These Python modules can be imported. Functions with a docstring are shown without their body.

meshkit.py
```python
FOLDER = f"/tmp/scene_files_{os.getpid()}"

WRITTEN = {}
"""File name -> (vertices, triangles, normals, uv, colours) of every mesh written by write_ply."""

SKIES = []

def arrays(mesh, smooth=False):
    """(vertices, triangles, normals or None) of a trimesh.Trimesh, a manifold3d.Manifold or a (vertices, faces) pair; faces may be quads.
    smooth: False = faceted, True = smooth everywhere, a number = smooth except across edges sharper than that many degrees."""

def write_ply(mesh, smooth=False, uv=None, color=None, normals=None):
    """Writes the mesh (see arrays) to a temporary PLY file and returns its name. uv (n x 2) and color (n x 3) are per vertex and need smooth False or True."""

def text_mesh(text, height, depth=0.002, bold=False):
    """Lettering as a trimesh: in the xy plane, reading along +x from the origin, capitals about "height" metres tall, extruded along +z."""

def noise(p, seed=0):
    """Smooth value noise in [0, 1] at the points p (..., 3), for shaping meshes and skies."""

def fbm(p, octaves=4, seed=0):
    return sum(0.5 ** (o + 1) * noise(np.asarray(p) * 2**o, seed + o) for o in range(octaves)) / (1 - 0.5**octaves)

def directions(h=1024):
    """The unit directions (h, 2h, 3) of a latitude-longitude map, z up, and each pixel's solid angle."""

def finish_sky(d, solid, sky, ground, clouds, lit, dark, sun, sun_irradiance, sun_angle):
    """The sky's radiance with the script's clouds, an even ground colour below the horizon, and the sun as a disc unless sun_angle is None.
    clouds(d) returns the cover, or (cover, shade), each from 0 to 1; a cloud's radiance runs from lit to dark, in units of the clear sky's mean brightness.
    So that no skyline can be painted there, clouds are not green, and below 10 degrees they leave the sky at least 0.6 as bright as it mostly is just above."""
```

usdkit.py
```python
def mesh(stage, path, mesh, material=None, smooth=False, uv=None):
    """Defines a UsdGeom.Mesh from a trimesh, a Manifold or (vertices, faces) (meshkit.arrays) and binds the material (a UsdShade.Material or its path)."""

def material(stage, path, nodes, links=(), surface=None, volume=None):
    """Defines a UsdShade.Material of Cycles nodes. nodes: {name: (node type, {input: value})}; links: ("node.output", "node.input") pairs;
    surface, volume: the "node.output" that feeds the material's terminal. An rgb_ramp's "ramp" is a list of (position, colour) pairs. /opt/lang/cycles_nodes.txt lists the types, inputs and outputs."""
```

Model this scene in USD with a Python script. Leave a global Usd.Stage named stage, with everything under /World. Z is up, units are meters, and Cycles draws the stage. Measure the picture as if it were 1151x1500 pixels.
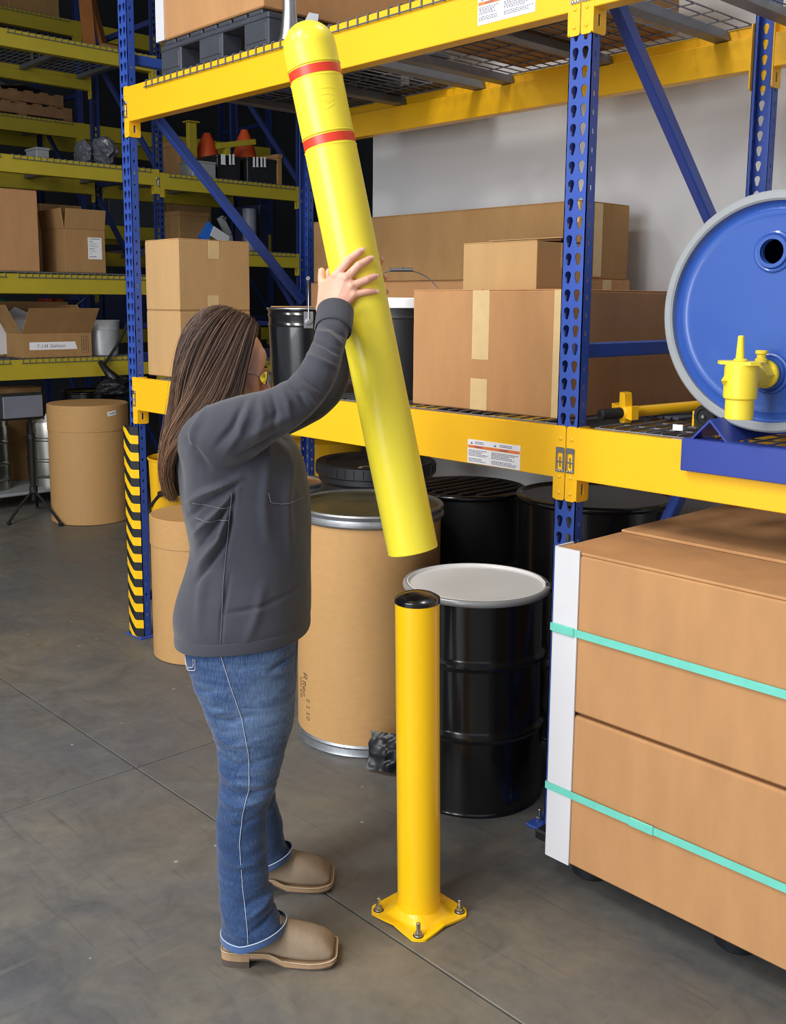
import math, numpy as np, trimesh, manifold3d, shapely, usdkit, meshkit
from shapely.geometry import Polygon, Point, box as sbox
from pxr import Usd, UsdGeom, UsdLux, UsdShade, Gf, Sdf, Vt
stage = Usd.Stage.CreateInMemory()
UsdGeom.SetStageUpAxis(stage, UsdGeom.Tokens.z); UsdGeom.SetStageMetersPerUnit(stage, 1.0)
UsdGeom.Xform.Define(stage, '/World'); stage.SetDefaultPrim(stage.GetPrimAtPath('/World'))
RNG = np.random.default_rng(7)
# ---------------------------------------------------------------- camera (measured from the rack's two-inch hole pitch)
FPX, CXP, CYP = 1499.1, 556.14, 672.47
YAW, PITCH, ROLL = -0.8248, 0.1519, 0.0066
CAM = np.array([1.8441, -2.4131, 1.6229])
_f = np.array([math.sin(YAW)*math.cos(PITCH), math.cos(YAW)*math.cos(PITCH), -math.sin(PITCH)])
_r0 = np.array([math.cos(YAW), -math.sin(YAW), 0.0]); _u0 = np.cross(_r0, _f)
_r = math.cos(ROLL)*_r0 + math.sin(ROLL)*_u0; _u = -math.sin(ROLL)*_r0 + math.cos(ROLL)*_u0
cam = UsdGeom.Camera.Define(stage, '/World/camera')
APW = 36.0
cam.CreateHorizontalApertureAttr(APW); cam.CreateVerticalApertureAttr(APW*1500/1151)
cam.CreateFocalLengthAttr(APW*FPX/1151)
cam.CreateHorizontalApertureOffsetAttr((575.5-CXP)/1151*APW)
cam.CreateVerticalApertureOffsetAttr(-(750-CYP)/1151*APW)
cam.CreateClippingRangeAttr(Gf.Vec2f(0.05, 200))
M = Gf.Matrix4d(*_r, 0, *_u, 0, *(-_f), 0, *CAM, 1)
UsdGeom.Xformable(cam).AddTransformOp().Set(M)
cam.CreateExposureAttr(0.0)
# ---------------------------------------------------------------- light: overhead lamps and a broad front light, all out of view
def rect_light(name, pos, target, w, h, power, col=(1, 1, 1)):
    l = UsdLux.RectLight.Define(stage, '/World/'+name)
    l.CreateWidthAttr(w); l.CreateHeightAttr(h); l.CreateIntensityAttr(power); l.CreateColorAttr(Gf.Vec3f(*col)); l.CreateNormalizeAttr(False)
    p, t = np.array(pos, float), np.array(target, float)
    z = (p-t)/np.linalg.norm(p-t); up = np.array([0, 0, 1.0]) if abs(z[2]) < .95 else np.array([0, 1.0, 0])
    x = np.cross(up, z); x /= np.linalg.norm(x); y = np.cross(z, x)
    UsdGeom.Xformable(l).AddTransformOp().Set(Gf.Matrix4d(*x, 0, *y, 0, *z, 0, *p, 1))
    return l
for i, (x, y, k) in enumerate([(-.7, -3.0, 1.0), (-2.4, -3.6, .6), (1.5, -3.9, .55), (-.2, -5.6, .8)]):
    rect_light('high_bay_lamp_%03d' % i, (x, y, 4.7), (x, y+.35, 0), 0.6, 1.3, 46*k, (1.0, 0.965, 0.91))  # out of view above the aisle, placed to light the near rack
rect_light('high_bay_lamp_004', (.2, 1.15, 6.0), (0.2, 1.0, 0), 0.5, 1.3, 26, (1.0, 0.965, 0.91))  # out of view over the rack, lights the wall from above
rect_light('dock_door_daylight', (0.3, -6.2, 2.3), (-0.1, 0, 1.25), 3.2, 3.2, 8.6, (0.93, 0.97, 1.0))  # out of view in front, placed to light the near faces
dome = UsdLux.DomeLight.Define(stage, '/World/sky'); dome.CreateIntensityAttr(0.17); dome.CreateColorAttr(Gf.Vec3f(0.9, 0.95, 1.0))  # even ambient light from out of view, lifts the shaded sides
# ---------------------------------------------------------------- materials
def lin(c):
    c = np.asarray(c, float)/255.0
    return tuple(np.where(c <= .04045, c/12.92, ((c+.055)/1.055)**2.4))
def mat(name, rgb, rough=.5, metal=0., var=.06, scale=8., bump=0., bscale=60., coat=0., alt=None, stretch=(1, 1, 1), spec=.5, sheen=0., extra=None, world=True):
    """noise-varied paint: two near tones mixed by noise; fine bump."""
    c = np.array(lin(rgb)); lo = np.clip(c*(1-var), 0, 1); hi = np.clip(c*(1+var), 0, 1)
    if alt is not None: lo, hi = c, np.array(lin(alt))
    n = {"tc": ("texture_coordinate", {}), "mp": ("mapping", {"scale": stretch}),
         "n": ("noise_texture", {"scale": scale, "detail": 5.0, "roughness": .6}),
         "rp": ("rgb_ramp", {"ramp": [(.3, tuple(lo)), (.7, tuple(hi))]}),
         "p": ("principled_bsdf", {"roughness": rough, "metallic": metal, "coat_weight": coat, "specular_ior_level": spec, "sheen_weight": sheen, **(extra or {})})}
    l = [("tc.object", "mp.vector"), ("mp.vector", "n.vector"), ("n.fac", "rp.fac"), ("rp.color", "p.base_color")]
    if bump:
        n["nb"] = ("noise_texture", {"scale": bscale, "detail": 3.0}); n["b"] = ("bump", {"strength": bump, "distance": .004})
        l += [("mp.vector", "nb.vector"), ("nb.fac", "b.height"), ("b.normal", "p.normal")]
    return usdkit.material(stage, '/World/Looks/'+name, n, l, surface="p.BSDF")
K = {}
K['yellow'] = mat('yellow_paint', (250, 190, 26), .36, var=.035, scale=3, bump=.10, bscale=120, coat=.15)
K['yellow2'] = mat('yellow_rack_paint', (178, 160, 40), .5, var=.06, scale=4)  # rack yellow darkened, puts the dimness of the far racks into the colour
K['lemon'] = mat('lemon_plastic', (247, 228, 62), .30, var=.02, scale=3, bump=.03, bscale=220)
K['safety'] = mat('safety_yellow_powder', (253, 199, 16), .30, var=.02, scale=4, coat=.2)
K['faucet'] = mat('faucet_yellow', (247, 220, 60), .45, var=.03)
K['red'] = mat('red_tape', (226, 62, 40), .35, var=.05, scale=20)
K['blue'] = mat('blue_paint', (52, 82, 168), .38, var=.06, scale=5, bump=.06, bscale=150, coat=.1)
K['navy'] = mat('dark_blue_paint', (34, 50, 106), .5, var=.1, scale=4)  # rack blue darkened for the frames standing in the dim background
K['drumblue'] = mat('drum_blue', (50, 88, 170), .30, var=.03, scale=3, coat=.3)
K['plateblue'] = mat('cradle_blue', (50, 68, 152), .36, var=.05, scale=4, coat=.2)
K['card'] = mat('cardboard', (186, 139, 95), .82, var=.07, scale=14, bump=.12, bscale=200, spec=.2, stretch=(1, 1, .25))
K['card2'] = mat('cardboard_pale', (190, 153, 106), .82, var=.06, scale=12, bump=.12, bscale=200, spec=.2, stretch=(1, 1, .25))
K['card3'] = mat('cardboard_dull', (166, 128, 84), .85, var=.10, scale=9, bump=.12, bscale=160, spec=.2, stretch=(1, 1, .3))
K['kraft'] = mat('kraft_drum', (192, 149, 97), .6, var=.04, scale=30, bump=.06, bscale=120, spec=.3, stretch=(1, 1, 2.2))
K['tape'] = mat('paper_tape', (217, 188, 138), .45, var=.05, scale=25, spec=.4)
K['white'] = mat('white_board', (214, 214, 219), .5, var=.02)
K['whitepaint'] = mat('white_enamel', (250, 250, 250), .25, var=.01, coat=.3)
K['label'] = mat('label_white', (238, 238, 242), .5, var=.02)
K['orange'] = mat('label_orange', (238, 128, 66), .5, var=.02)
K['ink'] = mat('ink', (98, 98, 120), .6, var=.02)
K['stamp'] = mat('stamp_ink', (110, 86, 62), .8, var=.2, scale=80)
K['black'] = mat('black_enamel', (17, 18, 22), .22, var=.1, coat=.4)
K['blackp'] = mat('black_plastic', (30, 31, 35), .48, var=.15, scale=10, bump=.1, bscale=60)
K['charcoal'] = mat('charcoal_plastic', (60, 64, 74), .55, var=.12, scale=10, bump=.08, bscale=80)
K['rubber'] = mat('rubber', (22, 22, 24), .75, var=.1)
K['steel'] = mat('zinc_steel', (182, 184, 188), .34, 1., var=.10, scale=18)
K['galv'] = mat('galvanized', (160, 163, 168), .42, .85, var=.16, scale=22)
K['deck'] = mat('deck_steel', (128, 130, 136), .5, .55, var=.10, scale=12)
K['keg'] = mat('stainless', (170, 168, 160), .3, 1., var=.06, scale=6)
K['grey'] = mat('grey_ring', (150, 154, 158), .5, var=.05)
K['ringgrey'] = mat('silver_paint_ring', (172, 174, 178), .35, .3, var=.05)
K['teal'] = mat('teal_strap', (112, 205, 188), .38, var=.05, scale=30, coat=.2)
K['wood'] = mat('pallet_wood', (150, 112, 76), .85, var=.22, scale=6, stretch=(1, .2, 1))
K['cream'] = mat('cream_plastic', (206, 196, 160), .5)
K['olive'] = mat('drum_lid_dark', (74, 70, 48), .34, var=.12, scale=6, coat=.2)
K['orangeplastic'] = mat('orange_plastic', (222, 84, 30), .5)
K['greylamp'] = mat('floodlight_grey', (112, 116, 130), .5)
K['pailgrey'] = mat('pail_silver', (200, 202, 206), .35, .35, var=.05)
K['navyplastic'] = mat('navy_plastic', (38, 48, 84), .5, var=.1)
K['skyblue'] = mat('blue_card', (40, 110, 210), .5)
K['orange_wood'] = mat('orange_wood', (150, 92, 40), .8, var=.15)
K['film'] = mat('stretch_film', (92, 95, 104), .2, var=.3, scale=12)
K['bag'] = mat('black_bag', (20, 21, 26), .36, var=.2, scale=9, bump=.25, bscale=22)
K['daylight'] = usdkit.material(stage, '/World/Looks/daylight_glass', {"e": ("emission", {"color": (.9, .95, 1.), "strength": 3.0})}, [], surface="e.emission")
# ---------------------------------------------------------------- scene helpers
_used = {}
def _num(parent, name):
    k = (parent, name); i = _used.get(k, -1)+1; _used[k] = i
    return name if i == 0 else '%s_%03d' % (name, i)
def thing(name, label, cat, loc=(0, 0, 0), rotz=0., group=None, kind=None, rot=None):
    x = UsdGeom.Xform.Define(stage, '/World/'+_num('/World', name))
    if rot is not None:
        m = np.asarray(rot, float)
        x.AddTransformOp().Set(Gf.Matrix4d(*m[:, 0], 0, *m[:, 1], 0, *m[:, 2], 0, *map(float, loc), 1))
    else:
        x.AddTranslateOp().Set(Gf.Vec3d(*map(float, loc)))
        if rotz: x.AddRotateZOp().Set(float(rotz))
    return tag(x.GetPrim(), label, cat, group, kind or "thing")
def tag(p, label=None, cat=None, group=None, kind=None):
    for k, v in (('label', label), ('category', cat), ('group', group), ('kind', kind)):
        if v: p.SetCustomDataByKey(k, v)
    return p
def hit(x, y, axis, val):             # where the sight line through a measured point meets a plane of the room
    d = (x-CXP)/FPX*_r-(y-CYP)/FPX*_u+_f; return CAM+d*((val-CAM[axis])/d[axis])
def path(p): return p if isinstance(p, str) else str(p.GetPath())
def part(parent, name, mesh, m, smooth=False, label=None, kind=None):
    pp = path(parent); q = pp+'/'+_num(pp, name)
    g = usdkit.mesh(stage, q, mesh, K[m] if isinstance(m, str) else m, smooth)
    p = g.GetPrim()
    if label: p.SetCustomDataByKey('label', label)
    if kind: p.SetCustomDataByKey('kind', kind)
    return p
def copy(src, loc, rotz, label, group=None, cat=None, extra=None):
    """another of a thing: an instanceable reference to the first with its own label."""
    nm = src.GetName().rsplit('_', 1)[0] if src.GetName()[-3:].isdigit() else src.GetName()
    x = UsdGeom.Xform.Define(stage, '/World/'+_num('/World', nm))
    p = x.GetPrim(); p.GetReferences().AddInternalReference(src.GetPath()); p.SetInstanceable(True)
    x.ClearXformOpOrder()
    x.AddTransformOp(opSuffix='place').Set(Gf.Matrix4d(math.cos(math.radians(rotz)), math.sin(math.radians(rotz)), 0, 0, -math.sin(math.radians(rotz)), math.cos(math.radians(rotz)), 0, 0, 0, 0, 1, 0, *map(float, loc), 1))
    return tag(p, label, cat or src.GetCustomDataByKey('category'), group)
# ---------------------------------------------------------------- mesh helpers
def cat(*m):
    m = [x for y in m for x in (y if isinstance(y, (list, tuple)) else [y])]
    return trimesh.util.concatenate(m)
def mv(m, t): m = m.copy(); m.apply_translation(t); return m
def rot(m, ang, ax, about=(0, 0, 0)):
    m = m.copy(); m.apply_transform(trimesh.transformations.rotation_matrix(math.radians(ang), ax, about)); return m
def fr(m, R, t=(0, 0, 0)):
    T = np.eye(4); T[:3, :3] = np.asarray(R).T if False else R; T[:3, 3] = t
    m = m.copy(); m.apply_transform(T); return m
_BF = None
def bx(x0, x1, y0, y1, z0, z1, b=.002):
    """chamfered box by its bounds."""
    global _BF
    b = min(b, .45*(x1-x0), .45*(y1-y0), .45*(z1-z0))
    c = np.array([(x0+x1)/2, (y0+y1)/2, (z0+z1)/2]); h = np.array([x1-x0, y1-y0, z1-z0])/2
    v = []
    for sx in (-1, 1):
        for sy in (-1, 1):
            for sz in (-1, 1):
                s = np.array([sx, sy, sz])
                for a in range(3):
                    q = h-b; q[a] = h[a]; v.append(c+s*q)
    v = np.array(v)
    if _BF is None:
        hl = trimesh.convex.convex_hull(np.array([[s*(1-.2*(k != 0)) if True else 0 for k in range(3)] for s in (-1, 1)])) if False else None
        ref = []
        for sx in (-1, 1):
            for sy in (-1, 1):
                for sz in (-1, 1):
                    for a in range(3):
                        q = np.array([.8, .8, .8]); q[a] = 1.; ref.append(np.array([sx, sy, sz])*q)
        ref = np.array(ref)
        from scipy.spatial import ConvexHull
        ch = ConvexHull(ref); f = ch.simplices.copy()
        for i, t in enumerate(f):
            n = np.cross(ref[t[1]]-ref[t[0]], ref[t[2]]-ref[t[0]])
            if n @ ref[t].mean(0) < 0: f[i] = t[::-1]
        _BF = f
    return trimesh.Trimesh(v, _BF.copy(), process=False)
def lathe(prof, n=48, c=(0, 0, 0)):
    m = trimesh.creation.revolve(np.asarray(prof, float), sections=n)
    if m.volume < 0: m.invert()
    return mv(m, c)
def ring_tube(R, r, z, n=64, k=10, c=(0, 0)):
    a = np.linspace(0, 2*np.pi, k+1)
    return lathe(np.stack([R+r*np.cos(a), z+r*np.sin(a)], 1), n, (c[0], c[1], 0))
def tube(pts, rad, n=8, closed=False, caps=True):
    p = np.asarray(pts, float); m = len(p); rad = np.broadcast_to(np.asarray(rad, float), (m,))
    t = np.gradient(p, axis=0) if not closed else np.roll(p, -1, 0)-np.roll(p, 1, 0)
    t /= np.linalg.norm(t, axis=1, keepdims=True)
    up = np.array([0, 0, 1.0]) if abs(t[0, 2]) < .9 else np.array([1.0, 0, 0])
    u = np.cross(t[0], up); u /= np.linalg.norm(u)
    a = np.linspace(0, 2*np.pi, n, endpoint=False); rings = []
    for i in range(m):
        u = u-(u@t[i])*t[i]; u /= np.linalg.norm(u); w = np.cross(t[i], u)
        rings.append(p[i]+rad[i]*(np.cos(a)[:, None]*u+np.sin(a)[:, None]*w))
    v = np.concatenate(rings); f = []
    for i in range(m if closed else m-1):
        j = (i+1) % m
        for k in range(n):
            q = (k+1) % n
            f += [(i*n+k, i*n+q, j*n+q), (i*n+k, j*n+q, j*n+k)]
    if not closed and caps:
        v = np.vstack([v, p[:1], p[-1:]]); s, e = m*n, m*n+1
        for k in range(n):
            q = (k+1) % n; f += [(s, q, k), (e, (m-1)*n+k, (m-1)*n+q)]
    mm = trimesh.Trimesh(v, f, process=False)
    if mm.volume < 0: mm.invert()
    return mm
def bar(p, q, w, h, up=(0, 0, 1), b=.002):
    """a rectangular bar from p to q, w wide (sideways) and h deep along up."""
    p, q = np.array(p, float), np.array(q, float); d = q-p; L = np.linalg.norm(d); d /= L
    s = np.cross(d, up); s /= np.linalg.norm(s); u = np.cross(s, d)
    return fr(bx(0, L, -w/2, w/2, -h/2, h/2, b), np.stack([d, s*-1, u], 1), p)
def prism(poly, depth, R=None, t=(0, 0, 0)):
    polys = getattr(poly, 'geoms', [poly])
    m = cat([trimesh.creation.extrude_polygon(g, depth, engine='earcut') for g in polys])
    return fr(m, R, t) if R is not None else mv(m, t)
XZ = np.array([[1, 0, 0], [0, 0, -1], [0, 1, 0]]).astype(float)   # polygon (x, y) -> world (x, z), extruded towards -y
YZ = np.array([[0, 0, 1], [1, 0, 0], [0, 1, 0]]).astype(float)    # polygon (x, y) -> world (y, z), extruded towards +x
def text(s, h, d=.0006, bold=False): return meshkit.text_mesh(s, h, d, bold)
def cyl(r, z0, z1, c=(0, 0), n=24, b=.002):
    return lathe([(0, z0), (r-b, z0), (r, z0+b), (r, z1-b), (r-b, z1), (0, z1)], n, (c[0], c[1], 0))
def loft(rings, cap=True):
    R = np.asarray(rings, float); m, n = R.shape[:2]; v = R.reshape(-1, 3); f = []
    for i in range(m-1):
        for k in range(n):
            q = (k+1) % n; f += [(i*n+k, i*n+q, (i+1)*n+q), (i*n+k, (i+1)*n+q, (i+1)*n+k)]
    if cap:
        v = np.vstack([v, R[0].mean(0), R[-1].mean(0)])
        for k in range(n):
            q = (k+1) % n; f += [(m*n, q, k), (m*n+1, (m-1)*n+k, (m-1)*n+q)]
    t = trimesh.Trimesh(v, f, process=False)
    if t.volume < 0: t.invert()
    return t
# ---------------------------------------------------------------- the setting: floor slabs with saw-cut joints, partition wall, far walls, unseen roof
def concrete():
    n = {"g": ("geometry", {}),
         "n1": ("noise_texture", {"scale": .9, "detail": 6., "roughness": .62, "distortion": .6}),
         "n2": ("noise_texture", {"scale": 5.2, "detail": 7., "roughness": .65, "distortion": .9}),
         "n3": ("noise_texture", {"scale": 26., "detail": 6., "roughness": .7}),
         "r1": ("rgb_ramp", {"ramp": [(.32, lin((92, 94, 100))), (.5, lin((105, 103, 99))), (.66, lin((118, 110, 97)))]}),
         "r2": ("rgb_ramp", {"ramp": [(.26, (.70, .71, .74)), (.5, (.93, .93, .93)), (.74, (1.14, 1.11, 1.03))]}),
         "r3": ("rgb_ramp", {"ramp": [(.3, (.86, .86, .86)), (.7, (1.08, 1.08, 1.08))]}),
         "m1": ("mix", {"mix_type": "multiply", "fac": 1.0}), "m2": ("mix", {"mix_type": "multiply", "fac": .8}),
         # scratches: thin bright and dark scuffs in two directions
         "mp": ("mapping", {"scale": (1.2, 22., 1.), "rotation": (0, 0, .55)}), "ns": ("noise_texture", {"scale": 2.2, "detail": 4., "distortion": .4}),
         "rs": ("rgb_ramp", {"ramp": [(.60, (0, 0, 0)), (.74, (.45, .45, .45))]}),
         "mp2": ("mapping", {"scale": (20., 1.4, 1.), "rotation": (0, 0, .25)}), "ns2": ("noise_texture", {"scale": 2.0, "detail": 4., "distortion": .5}),
         "rs2": ("rgb_ramp", {"ramp": [(.62, (0, 0, 0)), (.76, (.35, .35, .35))]}),
         "m3": ("mix", {"mix_type": "mix", "color2": lin((70, 68, 68))}), "m4": ("mix", {"mix_type": "mix", "color2": lin((122, 118, 110))}),
         "v": ("voronoi_texture", {"scale": 7.}), "rv": ("rgb_ramp", {"ramp": [(.035, (1, 1, 1)), (.05, (0, 0, 0))]}), "m5": ("mix", {"mix_type": "mix", "color2": lin((150, 146, 138))}),
         "rr": ("map_range", {"from_min": .3, "from_max": .7, "to_min": .36, "to_max": .60}),
         "b": ("bump", {"strength": .12, "distance": .004}),
         "p": ("principled_bsdf", {"specular_ior_level": .45})}
    l = [("g.position", k+".vector") for k in ("n1", "n2", "n3", "mp", "mp2", "v")]
    l += [("n1.fac", "r1.fac"), ("n2.fac", "r2.fac"), ("n3.fac", "r3.fac"), ("r1.color", "m1.color1"), ("r2.color", "m1.color2"), ("m1.color", "m2.color1"), ("r3.color", "m2.color2"),
          ("mp.vector", "ns.vector"), ("ns.fac", "rs.fac"), ("mp2.vector", "ns2.vector"), ("ns2.fac", "rs2.fac"),
          ("m2.color", "m3.color1"), ("rs.color", "m3.fac"), ("m3.color", "m4.color1"), ("rs2.color", "m4.fac"), ("m4.color", "m5.color1"), ("v.distance", "rv.fac"), ("rv.color", "m5.fac"), ("m5.color", "p.base_color"),
          ("n2.fac", "rr.value"), ("rr.result", "p.roughness"), ("n3.fac", "b.height"), ("b.normal", "p.normal")]
    return usdkit.material(stage, '/World/Looks/concrete', n, l, surface="p.BSDF")
K['concrete'] = concrete()
K['joint'] = mat('joint_filler', (52, 50, 47), .8, var=.25, scale=30)
K['wall'] = mat('wall_panel', (208, 208, 210), .42, var=.025, scale=1.6, bump=.05, bscale=3, stretch=(1, 1, .15))
K['farwall'] = mat('far_wall', (52, 54, 60), .8, var=.1, scale=1)  # dark tone stands in for the deep shade behind the racks
K['roof'] = mat('roof_deck', (150, 150, 152), .8, var=.05)
fl = thing('floor', 'grey stained concrete warehouse floor cut by two joints', 'floor', kind='structure')
XJ, YJ, G = -1.225, -.735, .005
xs, ys = [-13., -7.3, XJ, 5.0, 9.], [-9., -5.2, YJ, 3.7, 9.]
for i in range(4):
    for j in range(4):
        part(fl, 'slab', bx(xs[i]+G/2, xs[i+1]-G/2, ys[j]+G/2, ys[j+1]-G/2, -.12, 0, .0025), 'concrete')
part(fl, 'joint_filler', bx(-13, 9, -9, 9, -.14, -.006, .001), 'joint')
w = thing('wall_back', 'pale grey metal wall panel standing behind the near rack', 'wall', kind='structure')
WX0, WY = -2.42, 1.46
for k in range(5):
    part(w, 'panel', bx(WX0+k*2.42+.001, WX0+(k+1)*2.42-.001, WY, WY+.05, 0, 7.0, .0015), 'wall')
w = thing('wall_left', 'far end wall of the warehouse, dark to carry the shade behind the racks', 'wall', kind='structure'); part(w, 'wall_sheet', bx(-13, -12.8, -9, 9, 0, 7.2, .01), 'farwall')
w = thing('wall_far', 'side wall of the warehouse beyond the racks, dark to carry the shade there', 'wall', kind='structure'); part(w, 'wall_sheet', bx(-12.8, 9, 8.6, 8.8, 0, 7.2, .01), 'farwall')
w = thing('ceiling', 'unseen pale roof deck, keeps ambient light from above off the racks', 'ceiling', kind='structure'); part(w, 'roof_sheet', bx(-13, 9, -9, 9, 7.2, 7.3, .01), 'roof')  # out of view, placed to block the dome light from above
# ---------------------------------------------------------------- pallet racks
W, FD, HP = .0762, 1.067, .0508          # post width, frame depth, hole pitch
def teardrop(cx, cz, s=1.):
    return shapely.union_all([Point(cx, cz).buffer(.0105*s, 5), Point(cx, cz-.019*s).buffer(.0055*s, 4)]).convex_hull
def post_mesh(H, holes, face=1, z0=.012, zh=0.):
    """a C-channel post, web at y = 0 (face 1) opening to +y; face -1 mirrored."""
    t = .0025
    web = sbox(0, z0, W, H)
    ms = []
    if holes:
        n = int((H-.1)/HP)
        hs = [teardrop(x, zh+.06+HP*k) for k in range(n) for x in (.0215, .0547)]
        web = web.difference(shapely.union_all(hs))
        fl = sbox(0, z0, .038, H).difference(shapely.union_all([sbox(.015, zh+.04+HP*k, .023, zh+.054+HP*k) for k in range(n)]))
    else: fl = sbox(0, z0, .038, H)
    ms.append(prism(web, t, XZ, (0, t, 0)))
    for x in (0, W-t): ms.append(prism(fl, t, YZ, (x, 0, 0)))
    for x in (0, W-.012): ms.append(bx(x, x+.012, .0365, .038, z0, H, .0004))
    m = cat(ms)
    if face < 0:
        m.apply_transform(np.diag([1, -1, 1, 1.])); m.invert()
    return m
def upright(label, loc, rotz, H, holes, m, braces, group=None, foot=True, zh=0.):
    t = thing('upright_frame', label, 'rack frame', loc, rotz, group)
    part(t, 'post', post_mesh(H, holes, 1, zh=zh), m); part(t, 'post', mv(post_mesh(H, holes, -1, zh=zh), (0, FD, 0)), m)
    for (y0, z0, y1, z1) in braces:
        part(t, 'horizontal_brace' if z0 == z1 else 'diagonal_brace', cat(bar((W/2, y0, z0), (W/2, y1, z1), .034, .044, (1, 0, 0) if False else (0, 0, 1) if z0 == z1 else (0, 0, 1), .004)), m)
    if foot:
        for y in (-.03, FD-.075):
            q = part(t, 'foot_plate', bx(-.05, W+.015, y, y+.105, 0, .009, .002), m)
            for x in (-.033,):
                part(q, 'anchor_bolt', cat(cyl(.011, .009, .019, (x, y+.05), 6, .001), cyl(.006, .019, .045, (x, y+.05), 10, .002)), 'steel', 30)
    return t
BR = [(.038, 2.70, 1.03, 2.70), (.05, 2.575, 1.02, 1.625), (.038, 1.488, 1.03, 1.488), (.05, .30, 1.02, 1.44), (.038, .2, 1.03, .2)]
BRL = [(.038, 2.70, 1.03, 2.70), (.05, 2.575, 1.02, 1.625), (.038, 1.36, 1.03, 1.36), (.05, 1.25, 1.02, .25), (.038, .2, 1.03, .2)]
ZH = 2.3135-1.0*HP*0-.06-HP*int((2.3135-.06)/HP)
F0 = upright('blue slotted rack frame at the near rack\'s open end, post in striped guard', (-2.521, 0, 0), 0, 3.4, True, 'blue', BRL, zh=ZH)
F1 = upright('blue slotted rack frame in the middle of the near rack beside the strapped cartons', (0, 0, 0), 0, 3.4, True, 'blue', BR, zh=ZH)
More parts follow.
